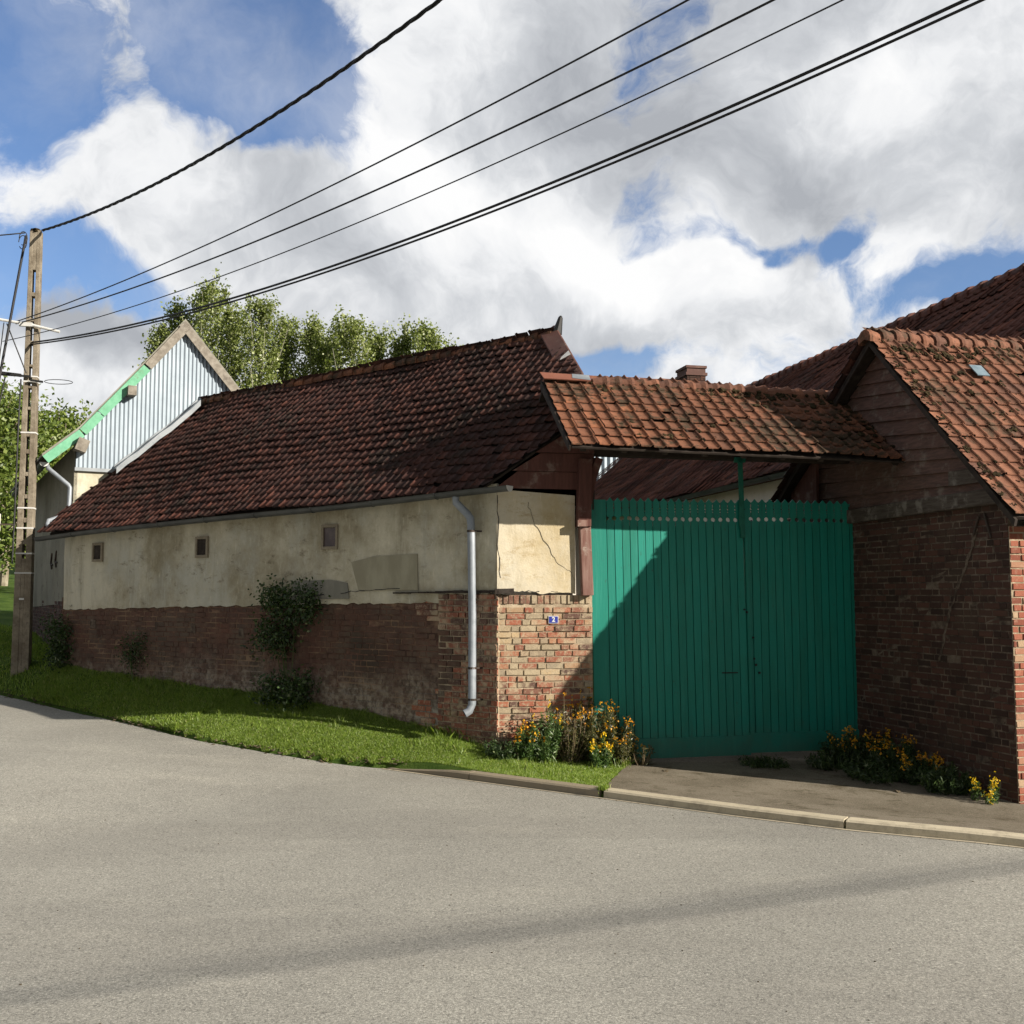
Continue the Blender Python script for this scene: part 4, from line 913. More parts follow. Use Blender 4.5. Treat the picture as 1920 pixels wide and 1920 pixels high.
mb = MB().beam(GATE.p(-.075, -.07, 1.84), GATE.p(-.10, -.06, 2.60), .125, .10, up=GATE.n); tag(mb.build('post', M['wood_post'], gr, bevel=.006), 'weathered pink-brown lower post facing')
rect(GATE, -.20, 2.60, -.09, 2.67, -.13, .03).build('post_block', M['wood_post'], gr)
mb = MB(); pts = [(-.06, 2.86), (-.03, 3.05), (.01, 3.2), (.075, 3.36)]
for p, q in zip(pts, pts[1:]): mb.beam(GATE.p(p[0], -.045, p[1]), GATE.p(q[0], -.045, q[1] + .012), .085, .085, up=GATE.n)
mb.build('curved_brace', M['wood_redbrown'], gr)
mb = MB(); A = O + Uu * -.01 + Vs * 1.50 + Nn * .060
mb.prism([A, A + Uu * .55, A + Uu * .60 + Vs * .15, A + Uu * -.02 + Vs * .17], Nn * .012); cf = mb.build('cap_flashing', M['metal_rust'], gr)
A2 = A + Uu * .34 + Nn * .0135 + Vs * .04; MB().prism([A2, A2 + Uu * .21 + Vs * -.03, A2 + Uu * .22 + Vs * .11, A2 + Uu * .02 + Vs * .12], Nn * .003).build('bare_zinc', M['zinc'], cf)
MB().prism([O + Nn * -.02 + Uu * -.012, O + Vs * 1.62 + Nn * -.02 + Uu * -.012, O + Vs * 1.62 + Nn * -.10 + Uu * -.012, O + Nn * -.08 + Uu * -.012], Uu * .02).build('verge_board', M['wood_dark'], gr)

# ================================================================== brick house with boarded gable
z0 = -.1
ho = thing('brick_outbuilding', HOUSE.p(2.49, 0, z0), 'brick outbuilding with dark weatherboarded gable and orange mossy tile roof right of the gate', 'building')
HA = HOUSE
hb = lambda a: float(np.interp(a, [-1.5, 0, 2.49], [0, 0, -.12]))
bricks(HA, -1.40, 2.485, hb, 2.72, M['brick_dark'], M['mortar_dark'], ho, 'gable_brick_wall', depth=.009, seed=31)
fw = Fr((HA.p(2.49, 0, 0).x, HA.p(2.49, 0, 0).y), (HA.n.x, HA.n.y), -1)       # front wall, a runs right
if fw.n.y < 0: fw.n = -fw.n
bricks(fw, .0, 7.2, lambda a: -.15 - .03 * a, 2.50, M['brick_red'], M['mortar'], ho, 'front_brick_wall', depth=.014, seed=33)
mb = MB(); c = [HA.p(-1.40, .02, 0), HA.p(2.47, .02, 0), HA.p(2.47, 7.1, 0), HA.p(-1.40, 3.0, 0)]
mb.prism([Vector((p.x, p.y, -.6)) for p in c], (0, 0, 3.1)); mb.build('inner_wall', M['mortar_dark'], ho)
bw_ = MB().beam(HA.p(-1.45, -.03, 2.745), HA.p(2.50, -.03, 2.80), .10, .16); bw_.build('wall_beam', M['beam_grey'], ho, bevel=.01)
APX, APZ = .66, 4.70
rk = lambda a: APZ - (a - APX) * 1.015 if a > APX else APZ - (APX - a) * .80
# weatherboards: each a little out of level
mb = MB(); z = 2.83; rg = random.Random(5); i = 0
while z < APZ - .05:
    hgt = .155 * rg.uniform(.9, 1.1); slope = -.095 * min(1, (z - 2.8) / .7)
    def cut(zc):   # left and right ends where the board line meets the rakes
        l = APX - (APZ - zc) / .80; r = APX + (APZ - zc) / 1.015
        for _ in range(6):
            l = APX - (APZ - (zc + slope * (l - APX))) / .80; r = APX + (APZ - (zc + slope * (r - APX))) / 1.015
        return max(l, -1.45) + .05, min(r, 2.50) - .05
    l0, r0 = cut(z); l1, r1 = cut(z + hgt + .02)
    if r1 - l1 < .05: l1 = r1 = (l1 + r1) / 2; r1 += .02
    f = lambda a, zz: zz + slope * (a - APX)
    pts0 = [(l0, f(l0, z)), (r0, f(r0, z))]; pts1 = [(r1, f(r1, z + hgt + .02)), (l1, f(l1, z + hgt + .02))]
    rr = rg.random(); t = .022
    V0 = [HA.p(a, -.052, q) for a, q in pts0] + [HA.p(a, -.020, q) for a, q in pts1]
    V1 = [HA.p(a, -.030, q) for a, q in pts0] + [HA.p(a, .002, q) for a, q in pts1]
    mb.add(V0 + V1, [(0, 1, 2, 3), (7, 6, 5, 4), (0, 4, 5, 1), (1, 5, 6, 2), (2, 6, 7, 3), (3, 7, 4, 0)], rr)
    z += hgt; i += 1
wb = mb.build('weatherboards', M['board'], ho)
rect(HA, 1.75, 2.95, 2.18, 3.10, -.058, .012).build('repair_board', M['beam_grey'], ho)
MB().prism([HA.p(-1.2, -.10, 2.9), HA.p(-.62, -.10, 2.9), HA.p(-.62, -.10, 3.55), HA.p(-1.2, -.10, 3.15)], HA.n * .04).build('red_panel', M['wood_redbrown'], ho)
# roof
Un = HA.n; Vf = (-HA.u + Vector((0, 0, 1.015))).normalized(); slen = math.hypot(1, 1.015)
VO = -.22
O2_ = HA.p(2.80, VO, rk(2.80) + .06)
rt = tiles('front_roof', O2_, Un, Vf, 7.4, (2.80 - APX) * slen, .155, .200, M['tile_orange_clean'], ho, seed=41, sag=.020, wild=1.1)
Vb = (HA.u + Vector((0, 0, .80))).normalized()
tiles('rear_roof', HA.p(-1.62, 4.2, rk(-1.62) + .06), -Un, Vb, 4.3, (APX + 1.62) * math.hypot(1, .8), .165, .212, M['tile_dark'], ho, seed=43, sag=.015)
ridge_tiles('ridge_tiles', HA.p(APX, VO - .02, APZ + .03), HA.p(APX, 7.3, APZ + .03), .095, .175, M['tile_orange_clean'], rt, 8, lift=-.01, jag=.012)
mb = MB(); Nf = Vf.cross(Un).normalized(); 
if Nf.z < 0: Nf = -Nf
mb.prism([O2_ + Nf * -.035 + Un * .03, O2_ + Nf * -.035 + Un * 7.3, HA.p(APX, 7.3 + VO, APZ + .02), HA.p(APX, VO + .03, APZ + .02)], Nf * -.03)
O3 = HA.p(-1.60, VO + .02, rk(-1.60) + .02); mb.prism([O3, HA.p(-1.60, 4.1, rk(-1.6) + .02), HA.p(APX, 4.1, APZ + .02), HA.p(APX, VO + .02, APZ + .02)], (0, 0, -.04))
mb.build('roof_boarding', M['wood_dark'], ho)
mb = MB(); rg = random.Random(15)
for i in range(320):
    q = rg.random(); v = rg.uniform(.1, 3.0) if q < .4 else rg.uniform(2.6, 3.02); u = rg.uniform(.1, 2.6)
    edge = q > .78
    if edge: u = rg.uniform(.01, .12); v = rg.uniform(.05, 3.0)
    clump(mb, O2_ + Un * u + Vf * v + Nf * .030, rg.uniform(.010, .020 if edge else .040), rg, .45, Nf, 1)
tag(mb.build('moss', M['moss'], rt), kind='stuff')
sk = O2_ + Un * .98 + Vf * 2.27 + Nf * .055
MB().prism([sk, sk + Un * .16, sk + Un * .16 + Vf * .20, sk + Vf * .20], Nf * .012).build('glass_tile', M['glass'], rt)
mb = MB()
for a0, a1 in ((APX, 2.80),):
    mb.prism([HA.p(a0, VO + .02, rk(a0) + .01), HA.p(a1, VO + .02, rk(a1) + .01), HA.p(a1 - .02, VO + .02, rk(a1) - .05), HA.p(a0, VO + .02, rk(a0) - .06)], HA.n * .03)
mb.prism([HA.p(APX, VO + .02, APZ), HA.p(-1.6, VO + .02, rk(-1.6)), HA.p(-1.6, VO + .02, rk(-1.6) - .05), HA.p(APX, VO + .02, APZ - .06)], HA.n * .03)
mb.build('verge_board', M['wood_dark'], ho)
for k in range(8): MB().beam(fw.p(.05 + k * .9, -.30, rk(2.78) - .03), fw.p(.05 + k * .9, .3, rk(2.2) - .04), .07, .09).build('rafter_foot', M['wood_dark'], ho)
mb = crack(HA, [(2.08, 2.50), (1.90, 2.15), (1.72, 1.85), (1.55, 1.45), (1.42, 1.10)], -.0105, .035, 21); mb.build('mortar_repair', M['mortar_dark'], ho)
MB().beam(HA.p(2.12, -.03, 2.62), HA.p(2.03, -.02, 2.44), .02, .015, up=HA.n).beam(HA.p(2.20, -.03, 2.64), HA.p(2.27, -.02, 2.40), .02, .015, up=HA.n).build('iron_strap', M['iron'], ho)

# ================================================================== the big barn across the yard
bb = thing('courtyard_barn', BIG.p(0, 0, 0), 'huge barn with long dark tiled roof and beige wall rising behind gate', 'barn')
EZ, SL, WR = 3.79, .90, 3.38
mb = MB(); mb.prism([BIG.p(-5.3, .25, -.5), BIG.p(13.9, .25, -.5), BIG.p(13.9, .25, EZ + .1), BIG.p(-5.3, .25, EZ + .1)], BIG.n * .3); mb.build('wall', M['plaster_beige'], bb)
mb = MB()
for s_ in (-5.3, 13.9): mb.prism([BIG.p(s_, .26, -.5), BIG.p(s_, 2 * WR - .2, -.5), BIG.p(s_, 2 * WR - .2, EZ), BIG.p(s_, WR, EZ + SL * WR - .1), BIG.p(s_, .26, EZ + .1)], BIG.u * (.2 if s_ < 0 else -.2))
mb.prism([BIG.p(-5.3, 2 * WR - .2, -.5), BIG.p(13.9, 2 * WR - .2, -.5), BIG.p(13.9, 2 * WR - .2, EZ), BIG.p(-5.3, 2 * WR - .2, EZ)], BIG.n * -.2); mb.build('far_wall', M['plaster_beige'], bb)
Vb = (BIG.n + Vector((0, 0, SL))).normalized(); sl = math.hypot(1, SL)
rf = tiles('roof', BIG.p(14.1, 0, EZ), -BIG.u, Vb, 19.7, WR * sl, .20, .27, M['tile_far'], bb, seed=51, sag=.03, wild=1.1, flip=False)
ridge_tiles('ridge_tiles', BIG.p(-5.6, WR, EZ + SL * WR), BIG.p(14.1, WR, EZ + SL * WR), .12, .33, M['tile_far'], rf, 4, lift=-.02, jag=.014)
mb = MB(); mb.prism([BIG.p(-5.6, 2 * WR, EZ - .05), BIG.p(14.0, 2 * WR, EZ - .05), BIG.p(14.0, WR, EZ + SL * WR - .05), BIG.p(-5.6, WR, EZ + SL * WR - .05)], (0, 0, -.05))
mb.prism([BIG.p(-5.5, .02, EZ - .05), BIG.p(14.0, .02, EZ - .05), BIG.p(14.0, WR, EZ + SL * WR - .07), BIG.p(-5.5, WR, EZ + SL * WR - .07)], (0, 0, -.05)); mb.build('rear_roof', M['metal_brown'], bb)
gutter('gutter', [BIG.p(-5.6 + i * 1.0, -.06, EZ - .02) for i in range(21)], .075, M['gutter_dark'], bb)
# chimney
cx = BIG.p(10.2, WR - .1, 0); zc = 6.4
ch_ = MB(); w_ = .29
def box(mb, c, hx, hy, za, zb2, ux=BIG.u, uy=BIG.n): mb.prism([Vector((c.x, c.y, 0)) + ux * (sx * hx) + uy * (sy * hy) + Vector((0, 0, za)) for sx, sy in ((-1, -1), (1, -1), (1, 1), (-1, 1))], (0, 0, zb2 - za))
box(ch_, cx, .36, .27, 6.0, 7.78); c1 = ch_.build('chimney', M['brick_dark'], bb)
bw2 = MB(); box(bw2, cx, .40, .31, 7.78, 7.86); box(bw2, cx, .36, .27, 7.862, 7.98); box(bw2, cx, .39, .30, 7.982, 8.05); bw2.build('chimney_cap', M['metal_brown'], c1)
for k, (o_, u_) in enumerate(((BIG.p(10.2 - .362, WR - .1, 0), BIG.n), (BIG.p(10.2, WR - .1 - .272, 0), BIG.u))):
    f_ = Fr((o_.x, o_.y), (u_.x, u_.y)); 
    if f_.n.dot(Vector((cx.x, cx.y, 0)) - f_.o) < 0: f_.n = -f_.n
    hwid = .27 if k == 0 else .36
    bricks(f_, -hwid, hwid, lambda a: 6.3, 7.775, M['brick_dark'], M['mortar_dark'], c1, 'chimney_brick', depth=.006, seed=60 + k, mortar=False)
# corrugated wall of a shed at the far end of the yard
sh = thing('corrugated_shed', (3.5, 34.5, 1.0), 'pale corrugated metal shed glimpsed between left gate post and tiled barn roof', 'shed')
SF = Fr((1.6, 34.2), (1, .12)); vs = []; fs = []; n = 220
for i in range(n + 1):
    a = -.6 + 3.6 * i / n; w = .03 * math.cos(a / .19 * 2 * math.pi); vs += [SF.p(a, w, .2), SF.p(a, w, 6.9)]
for i in range(n): fs.append((2 * i, 2 * i + 2, 2 * i + 3, 2 * i + 1))
mesh('cladding', vs, fs, M['corrugated'], sh, smooth=True)
mb = MB(); mb.prism([SF.p(-.6, .05, .2), SF.p(3.0, .05, .2), SF.p(3.0, .05, 6.9), SF.p(-.6, .05, 6.4)], SF.n * 4); mb.build('wall', M['cement_dark'], sh)

# ================================================================== concrete utility pole
px_, py_ = -7.50, 16.35; pz = H(px_, py_)
pole = thing('utility_pole', (px_, py_, pz), 'weathered concrete utility pole with open slots standing beside the tall narrow building', 'utility pole')
PR = R(12); pu = Vector((math.cos(PR), math.sin(PR), 0)); pn = Vector((-math.sin(PR), math.cos(PR), 0)); PH = 7.56 - pz
def pp(a, b, h): return Vector((px_, py_, pz)) + pu * a + pn * b + Vector((0, 0, h))
hwid = lambda h: .126 - .044 * h / PH
# H-section: two flanges joined by a web that is open between rungs
slots = []; h = 1.05
for k, (h0, h1) in enumerate([(h0_ * 1.04, h1_ * 1.055) for h0_, h1_ in [(1.62, 1.80), (1.90, 2.12), (2.22, 2.47), (2.57, 2.80), (2.90, 3.13), (3.24, 3.38), (3.50, 3.78), (3.88, 4.10), (4.20, 4.42), (4.52, 4.76), (4.88, 5.10), (5.22, 5.48), (5.62, 5.88)]]): slots.append((h0, h1))
mb = MB(); sw_ = .026
lev = [0.0] + [x for s_ in slots for x in s_] + [PH]
def ring(mb, a0, a1, b, h0, h1, f0, f1):
    pass
for s_ in (-1, 1):
    V = []; n = 12
    for i in range(n + 1):
        hh = -.4 + (PH + .4) * i / n; w = hwid(max(0, hh)); 
        for (x, y) in ((sw_, -.10), (w, -.10), (w, .10), (sw_, .10)): V.append(pp(s_ * x, y * (1 - .25 * max(0, hh) / PH), hh))
    F = []
    for i in range(n):
        for k in range(4): a = i * 4 + k; b = i * 4 + (k + 1) % 4; F.append((a, b, b + 4, a + 4))
    F += [(3, 2, 1, 0), tuple(n * 4 + k for k in range(4))]; mb.add(V, F)
for i in range(0, len(lev) - 1, 2):
    h0 = lev[i] - (.4 if i == 0 else 0); h1 = lev[i + 1]
    sc0 = 1 - .25 * max(0, h0) / PH
    mb.prism([pp(-sw_, -.094 * sc0, h0), pp(sw_, -.094 * sc0, h0), pp(sw_, .094 * sc0, h0), pp(-sw_, .094 * sc0, h0)], (0, 0, h1 - h0))
mb.build('shaft', M['pole_concrete'], pole, bevel=.006)
rgp = random.Random(2); mb = MB(); clump(mb, pp(0, 0, PH), .085, rgp, .5, None, 1); mb.build('pole_top', M['moss'], pole)
for h in (5.30, 4.50, 4.42, 3.62, 2.45, 2.14, 1.75, 1.45):
    w = hwid(h) + .006; y = .104 * (1 - .25 * h / PH)
    MB().prism([pp(-w, -y, h), pp(w, -y, h), pp(w, y, h), pp(-w, y, h)], (0, 0, .022 if h > 1.4 else .012)).build('strap', M['white'], pole)
MB().tube([pp(-1.0, -.14, 5.44), pp(.0, -.14, 5.31), pp(.42, -.14, 5.22)], .022, 8).build('cross_arm', M['white'], pole)
MB().prism([pp(-.17, -.12, 5.28), pp(.02, -.12, 5.28), pp(.02, -.12, 5.34), pp(-.17, -.12, 5.34)], pn * -.05).build('clamp', M['white'], pole)
MB().beam(pp(-.60, -.13, 4.52), pp(.02, -.13, 4.50), .03, .03).beam(pp(-.45, -.13, 4.54), pp(-.12, -.13, 4.51), .05, .045).build('bracket_arm', M['black'], pole)
MB().beam(pp(.02, -.14, 4.44), pp(.20, -.14, 4.42), .035, .03).build('bracket_arm', M['black'], pole)
lp = [pp(.20 + .20 * (1 - math.cos(t)), -.14, 4.18 - .01 + .035 * math.sin(t)) for t in [k * math.pi / 8 for k in range(17)]]
lp = [pp(.22 + .26 * (1 - math.cos(t)) / 2 * 1.6, -.14, 4.43 + .035 * math.sin(t)) for t in [k * 2 * math.pi / 16 for k in range(17)]]
MB().tube(lp, .006, 5).build('spare_loop', M['cable'], pole)
MB().tube([pp(-.12, -.13, 4.45), pp(-.135, -.13, 3.6), pp(-.14, -.13, 2.5), pp(-.15, -.13, 1.6)], .013, 6).build('riser_cable', M['cable'], pole)
MB().tube([pp(-.36, -.10, 5.32), pp(-.05, -.12, 4.55)], .010, 6).build('stay', M['black'], pole)
MB().prism([pp(-.40, -.16, 2.10), pp(-.34, -.16, 2.10), pp(-.34, -.16, 2.36), pp(-.40, -.16, 2.36)], pn * .05).build('junction_box', M['white'], pole)
MB().beam(pp(-.35, -.14, 2.2), pp(-.12, -.12, 2.2), .03, .02).build('bracket_arm', M['iron'], pole)
MB().prism([pp(-.04, -.106, 1.05), pp(.03, -.106, 1.05), pp(.03, -.106, 1.08), pp(-.04, -.106, 1.08)], pn * -.004).build('number_tag', M['white'], pole)
mb = MB()
for k in range(2):
    c = [pp(-.12 - .06 * (1 + math.cos(t)) , -.05 - .02 * k, PH - .14 + .11 * math.sin(t) - .07 * k) for t in [q * math.pi / 8 * (1 + .1 * k) for q in range(14)]]
    MB().tube(c, .007, 5).build('jumper_loop', M['cable'], pole)

# ---- overhead lines: real sagging curves running on past the viewer
def cable(name, A, Mi, E, ext, rad, label, twist=0, group='overhead cables strung from the concrete pole', off=0.0):
    A, Mi, E = Vector(A), Vector(Mi), Vector(E); d = Vector((E.x - A.x, E.y - A.y, 0)); T = d.length; d.normalize(); x = Vector((d.y, -d.x, 0))
    tm = Vector((Mi.x - A.x, Mi.y - A.y, 0)).length
    # z = A.z + b t + c t^2 through the three points
    c = ((Mi.z - A.z) / tm - (E.z - A.z) / T) / (tm - T); b = (E.z - A.z) / T - c * T; c = max(c, .002)
    b = (E.z - A.z) / T - c * T
    n = 70; tt = [(T + ext) * i / n for i in range(n + 1)]
    base = [A + d * t + Vector((0, 0, b * t + c * t * t)) for t in tt]
    mb = MB()
    if twist:
        m_ = 420; tt = [(T + ext) * i / m_ for i in range(m_ + 1)]
        for k in range(twist):
            mb.tube([A + d * t + Vector((0, 0, b * t + c * t * t)) + x * (rad * .62 * math.cos(t * 9 + k * 2 * math.pi / twist)) + Vector((0, 0, rad * .62 * math.sin(t * 9 + k * 2 * math.pi / twist))) for t in tt], rad * .55, 5)
    else: mb.tube(base, rad, 6)
    o = mb.build(name, M['cable'], None, loc=A, smooth=True); tag(o, label, 'cable', group); return o
cable('overhead_cable', (-7.405, 16.35, 7.579), (-3.479, 11.993, 7.096), (-.65, 9.191, 7.2), 9, .019, 'thick twisted black cable leaving the very top of the concrete pole, uppermost of the lines', 3)
cable('overhead_cable', (-7.772, 16.35, 6.115), (-1.289, 9.583, 5.894), (1.232, 7.129, 6.0), 8, .0085, 'thin black wire, second from the top of the overhead lines')
cable('overhead_cable', (-7.771, 16.35, 6.081), (-1.345, 10.019, 5.822), (1.829, 7.129, 6.0), 8, .010, 'thin black wire, third from the top of the overhead lines')
cable('overhead_cable', (-7.969, 16.35, 5.801), (-1.311, 9.781, 5.484), (2.148, 6.614, 5.7), 8, .0065, 'thinnest grey-black wire, fourth from the top of the overhead lines')
cable('overhead_cable', (-7.552, 16.35, 5.779), (-.489, 9.495, 5.340), (2.901, 6.442, 5.615), 8, .013, 'thick black telephone cable, upper one of the lowest close pair')
cable('overhead_cable', (-7.552, 16.35, 5.748), (-.489, 9.495, 5.295), (2.901, 6.442, 5.565), 8, .011, 'thick black telephone cable, lower one of the lowest close pair')
# cables that leave the pole to the left
def droop(name, A, B, sag, rad, label, twist=0):
    A, B = Vector(A), Vector(B); mb = MB(); mb.tube([A.lerp(B, i / 30) - Vector((0, 0, sag * 4 * (i / 30) * (1 - i / 30))) for i in range(31)], rad, 6)
    tag(mb.build(name, M['cable'], None, loc=A, smooth=True), label, 'cable', 'cables running left from the concrete pole')
droop('service_cable', pp(-.14, -.06, PH - .1), (-7.55, 14.6, 2.1), .0, .020, 'thick black cable dropping steeply from the pole top towards the lower left')
droop('service_cable', pp(-.35, -.12, 4.48), (-7.9, 15.2, 1.9), .0, .011, 'thin black cable dropping steeply from the side bracket of the pole')
droop('service_cable', pp(-.16, -.05, PH - .05), (-12.5, 14.0, 6.7), .15, .010, 'thin black cable running flat left from the pole top')
droop('service_cable', pp(-.60, -.13, 4.50), (-12.5, 13.5, 3.8), .25, .012, 'thin black cable running left from the end of the side bracket')
droop('service_cable', pp(-.40, -.11, 5.33), pp(-.46, -.12, 4.54), .0, .008, 'short black jumper wire hanging below the white cross arm of the pole')
# street line outside the frame; its soft shadow crosses the road
for k_, (dy, rr_) in enumerate(((0, .019), (.20, .010))):
    mb = MB(); mb.tube([Vector((-8 + 34 * i / 40, -7.72 + dy + 13.5 * i / 40, 6.0 - 1.2 * (i / 40) * (1 - i / 40))) for i in range(41)], rr_, 8)
    tag(mb.build('street_cable', M['cable'], None, loc=(-8, -7.4, 6)), ('thicker' if k_ == 0 else 'thinner') + ' black street cable crossing high above the road near the viewer', 'cable')

# ================================================================== vegetation
def quads(cent, dirs, nrm, ln, wd):
    """leaf quads: centre, long axis, normal"""
    x = np.cross(dirs, nrm); x /= (np.linalg.norm(x, axis=1, keepdims=True) + 1e-9)
    a = dirs * (ln[:, None] / 2); b = x * (wd[:, None] / 2)
    v = np.stack([cent - a, cent + b - a * .1, cent + a, cent - b - a * .1], 1).reshape(-1, 3)
    f = np.arange(len(v)).reshape(-1, 4); return v, f
def randdir(n, rg): v = rg.normal(size=(n, 3)); return v / np.linalg.norm(v, axis=1, keepdims=True)
def foliage(name, P, ln, wd, m, parent, seed, updown=None):
    rg = np.random.default_rng(seed); n = len(P); d = randdir(n, rg)
    if updown is not None: d = d + np.array([0, 0, updown]); d /= np.linalg.norm(d, axis=1, keepdims=True)
    v, f = quads(P, d, randdir(n, rg), ln * rg.uniform(.6, 1.3, n), wd * rg.uniform(.6, 1.3, n))
    r = np.repeat(rg.random(n), 4); return mesh(name, v, f, m, parent, {'rnd': r})
def poplar(label, x, y, h, rad, seed, nleaf=14000, base=None):
    rg = np.random.default_rng(seed); rr = random.Random(seed); z = H(x, y) if base is None else base
    t = thing('poplar_tree', (x, y, z), label, 'tree', 'poplar trees in a row behind the long barn')
    mb = MB(); mb.tube([(x, y, z - .3), (x + .05, y, z + h * .3), (x - .05, y, z + h * .6), (x, y, z + h * .95)], [.20, .14, .08, .02], 7)
    pts = []; nb = 64
    for i in range(nb):
        f = .14 + .84 * (i / nb); az = rr.uniform(0, 6.28); hh = z + h * f; env = rad * max(.12, math.sin(math.pi * min(.99, .15 + f * .80)) ** .75) * rr.uniform(.45, 1.05)
        L_ = env * rr.uniform(1.6, 2.3); tip = Vector((x + math.cos(az) * env, y + math.sin(az) * env, min(hh + L_, z + h * rr.uniform(.93, 1.03)))); s0 = Vector((x, y, hh)); mid = s0.lerp(tip, .45) + Vector((math.cos(az), math.sin(az), -.3)) * env * .22
        mb.tube([s0, mid, tip], [.045 * (1.2 - f), .028 * (1.2 - f), .008], 4)
        k = int(nleaf / nb * (1.15 - f * .4)); u = rg.random(k) ** .75
        P = np.outer((1 - u) ** 2, s0) + np.outer(2 * u * (1 - u), mid) + np.outer(u * u, tip)
        ncl = 7; cl = rg.normal(size=(ncl, 3)) * .13; pts.append(P + cl[rg.integers(0, ncl, k)] + rg.normal(size=(k, 3)) * np.array([.10, .10, .16]))
    mb.build('trunk', M['bark_pale'], t); foliage('crown', np.concatenate(pts), .125, .10, M['leaf_poplar'], t, seed + 1)
    return t
names = ['first', 'second', 'third', 'fourth', 'fifth', 'sixth', 'seventh', 'eighth', 'ninth', 'tenth', 'eleventh', 'twelfth', 'thirteenth', 'fourteenth']
for i, (px, ptop, Y, rd) in enumerate([(305, 615, 44, .95), (340, 575, 45, .9), (388, 532, 44, 1.15), (437, 580, 46, .95), (492, 562, 44, 1.1), (540, 600, 46, .95), (590, 604, 45, .9), (622, 615, 47, .8), (662, 598, 44, 1.05), (712, 622, 46, .95), (757, 625, 45, .9), (803, 604, 44, 1.0), (842, 655, 45, .8)]):
    rd *= 1.35
    d_ = pixdir(px, ptop); x = d_.x / d_.y * Y; ztp = CAMZ + d_.z / d_.y * Y; zb_ = H(x, Y)
    poplar(names[i] + ' poplar from the left in the row behind the barn roof' + (', the tallest' if i == 2 else ''), x, Y, ztp - zb_, rd, 100 + i * 3)
def broad(label, x, y, h, rad, seed, n, m, cz=.6, leaf=.17, group=None, trunk=.16, asp=1.0):
    rg = np.random.default_rng(seed); rr = random.Random(seed); z = H(x, y)
    t = thing('broadleaf_tree', (x, y, z), label, 'tree', group); mb = MB()
    mb.tube([(x, y, z - .3), (x + .1, y, z + h * .25), (x, y, z + h * .55), (x, y, z + h * .85)], [trunk, trunk * .8, trunk * .5, .03], 8); pts = []; nb = 60
    for i in range(nb):
        az = rr.uniform(0, 6.28); el = rr.uniform(-.5, 1.45); q = rad * rr.uniform(.55, 1.05)
        c = Vector((x, y, z + h - rad * asp * .95)); tip = c + Vector((math.cos(az) * math.cos(el) * q, math.sin(az) * math.cos(el) * q, math.sin(el) * q * asp))
        s0 = Vector((x, y, z + h * rr.uniform(.25, .6))); mid = s0.lerp(tip, .5) + Vector((0, 0, .15 * rad)); mb.tube([s0, mid, tip], [trunk * .35, trunk * .2, .012], 5)
        k = n // nb; sp = rad * .17; ncl = 9; cl = rg.normal(size=(ncl, 3)) * sp
        u = .45 + .55 * rg.random(k); P = np.outer((1 - u) ** 2, s0) + np.outer(2 * u * (1 - u), mid) + np.outer(u * u, tip)
        pts.append(P + cl[rg.integers(0, ncl, k)] + rg.normal(size=(k, 3)) * sp * .45)
    mb.build('trunk', M['bark'], t); foliage('crown', np.concatenate(pts), leaf, leaf * .7, m, t, seed + 1); return t
GL = 'broadleaf trees beyond the concrete pole'
def at_px(px, Y): d_ = pixdir(px, 1115); return d_.x / d_.y * Y
broad('tall green tree at the left edge behind the pole', at_px(5, 38), 38, 6.7, 2.5, 301, 15000, M['leaf_tree'], group=GL, asp=1.1)
broad('yellow-green tree between the pole and the metal gable building', at_px(108, 42), 42, 6.9, 1.6, 305, 9000, M['leaf_tree'], group=GL, asp=1.2)
broad('darker green tree right behind the slotted pole shaft', at_px(70, 46), 46, 6.4, 2.0, 307, 9000, M['leaf_tree'], group=GL, asp=1.2)
broad('broad green tree half cut off by the left edge', at_px(-60, 36), 36, 7.3, 2.6, 309, 14000, M['leaf_tree'], group=GL, asp=1.1)
broad('dark bushy tree low behind the pole base', at_px(45, 34), 34, 3.6, 1.9, 311, 9000, M['leaf_tree'], group=GL, leaf=.14)
broad('small brownish tree at the left edge near the field', at_px(-8, 36), 36, 2.6, .6, 313, 2500, M['leaf_brown'], group=GL, leaf=.10, trunk=.05)

# wall shrub, ivy, dark plants along the barn foot
def wallplant(name, label, a0, a1, zf0, zf1, n, seed, m, group=None, depth=.22, leaf=.05, stems=4, shape=None):
    rg = np.random.default_rng(seed); rr = random.Random(seed); ac = (a0 + a1) / 2; g0 = BARN.p(ac, -.12, 0); z = H(g0.x, g0.y)
    t = thing(name, (g0.x, g0.y, z), label, 'shrub' if 'shrub' in name else 'plant', group)
    mb = MB(); pts = []
    for i in range(stems * 7):
        a = rr.uniform(a0, a1); zt = rr.uniform(zf0, zf1)
        if shape and not shape(a, zt): continue
        s0 = BARN.p(ac + rr.uniform(-.05, .05), -.10, z); tip = BARN.p(a, -rr.uniform(.05, depth), zt); mid = s0.lerp(tip, .5) + BARN.u * rr.uniform(-.05, .05)
        (mb.tube([s0, mid, tip], [.007, .005, .002], 4) if i % 9 == 0 else None)
        k = n // (stems * 7); pts.append(np.array(tip) + rg.normal(size=(k, 3)) * .085)
    mb.build('stem', M['stem'], t); P = np.concatenate(pts)
    q = (P - np.array(BARN.o)) @ np.array(BARN.n); P = P - np.outer(np.maximum(q + .03, 0), np.array(BARN.n))
    foliage('leaves', P, leaf, leaf * .6, m, t, seed + 1); return t
wallplant('wall_shrub', 'dark leafy shrub on a thin stem growing against the middle of the red wall', 2.62, 3.48, 1.18, 1.90, 3400, 401, M['leaf_dark'], stems=10, shape=lambda a, z: z > 1.55 or a > 3.02 + random.uniform(-.1, .1))
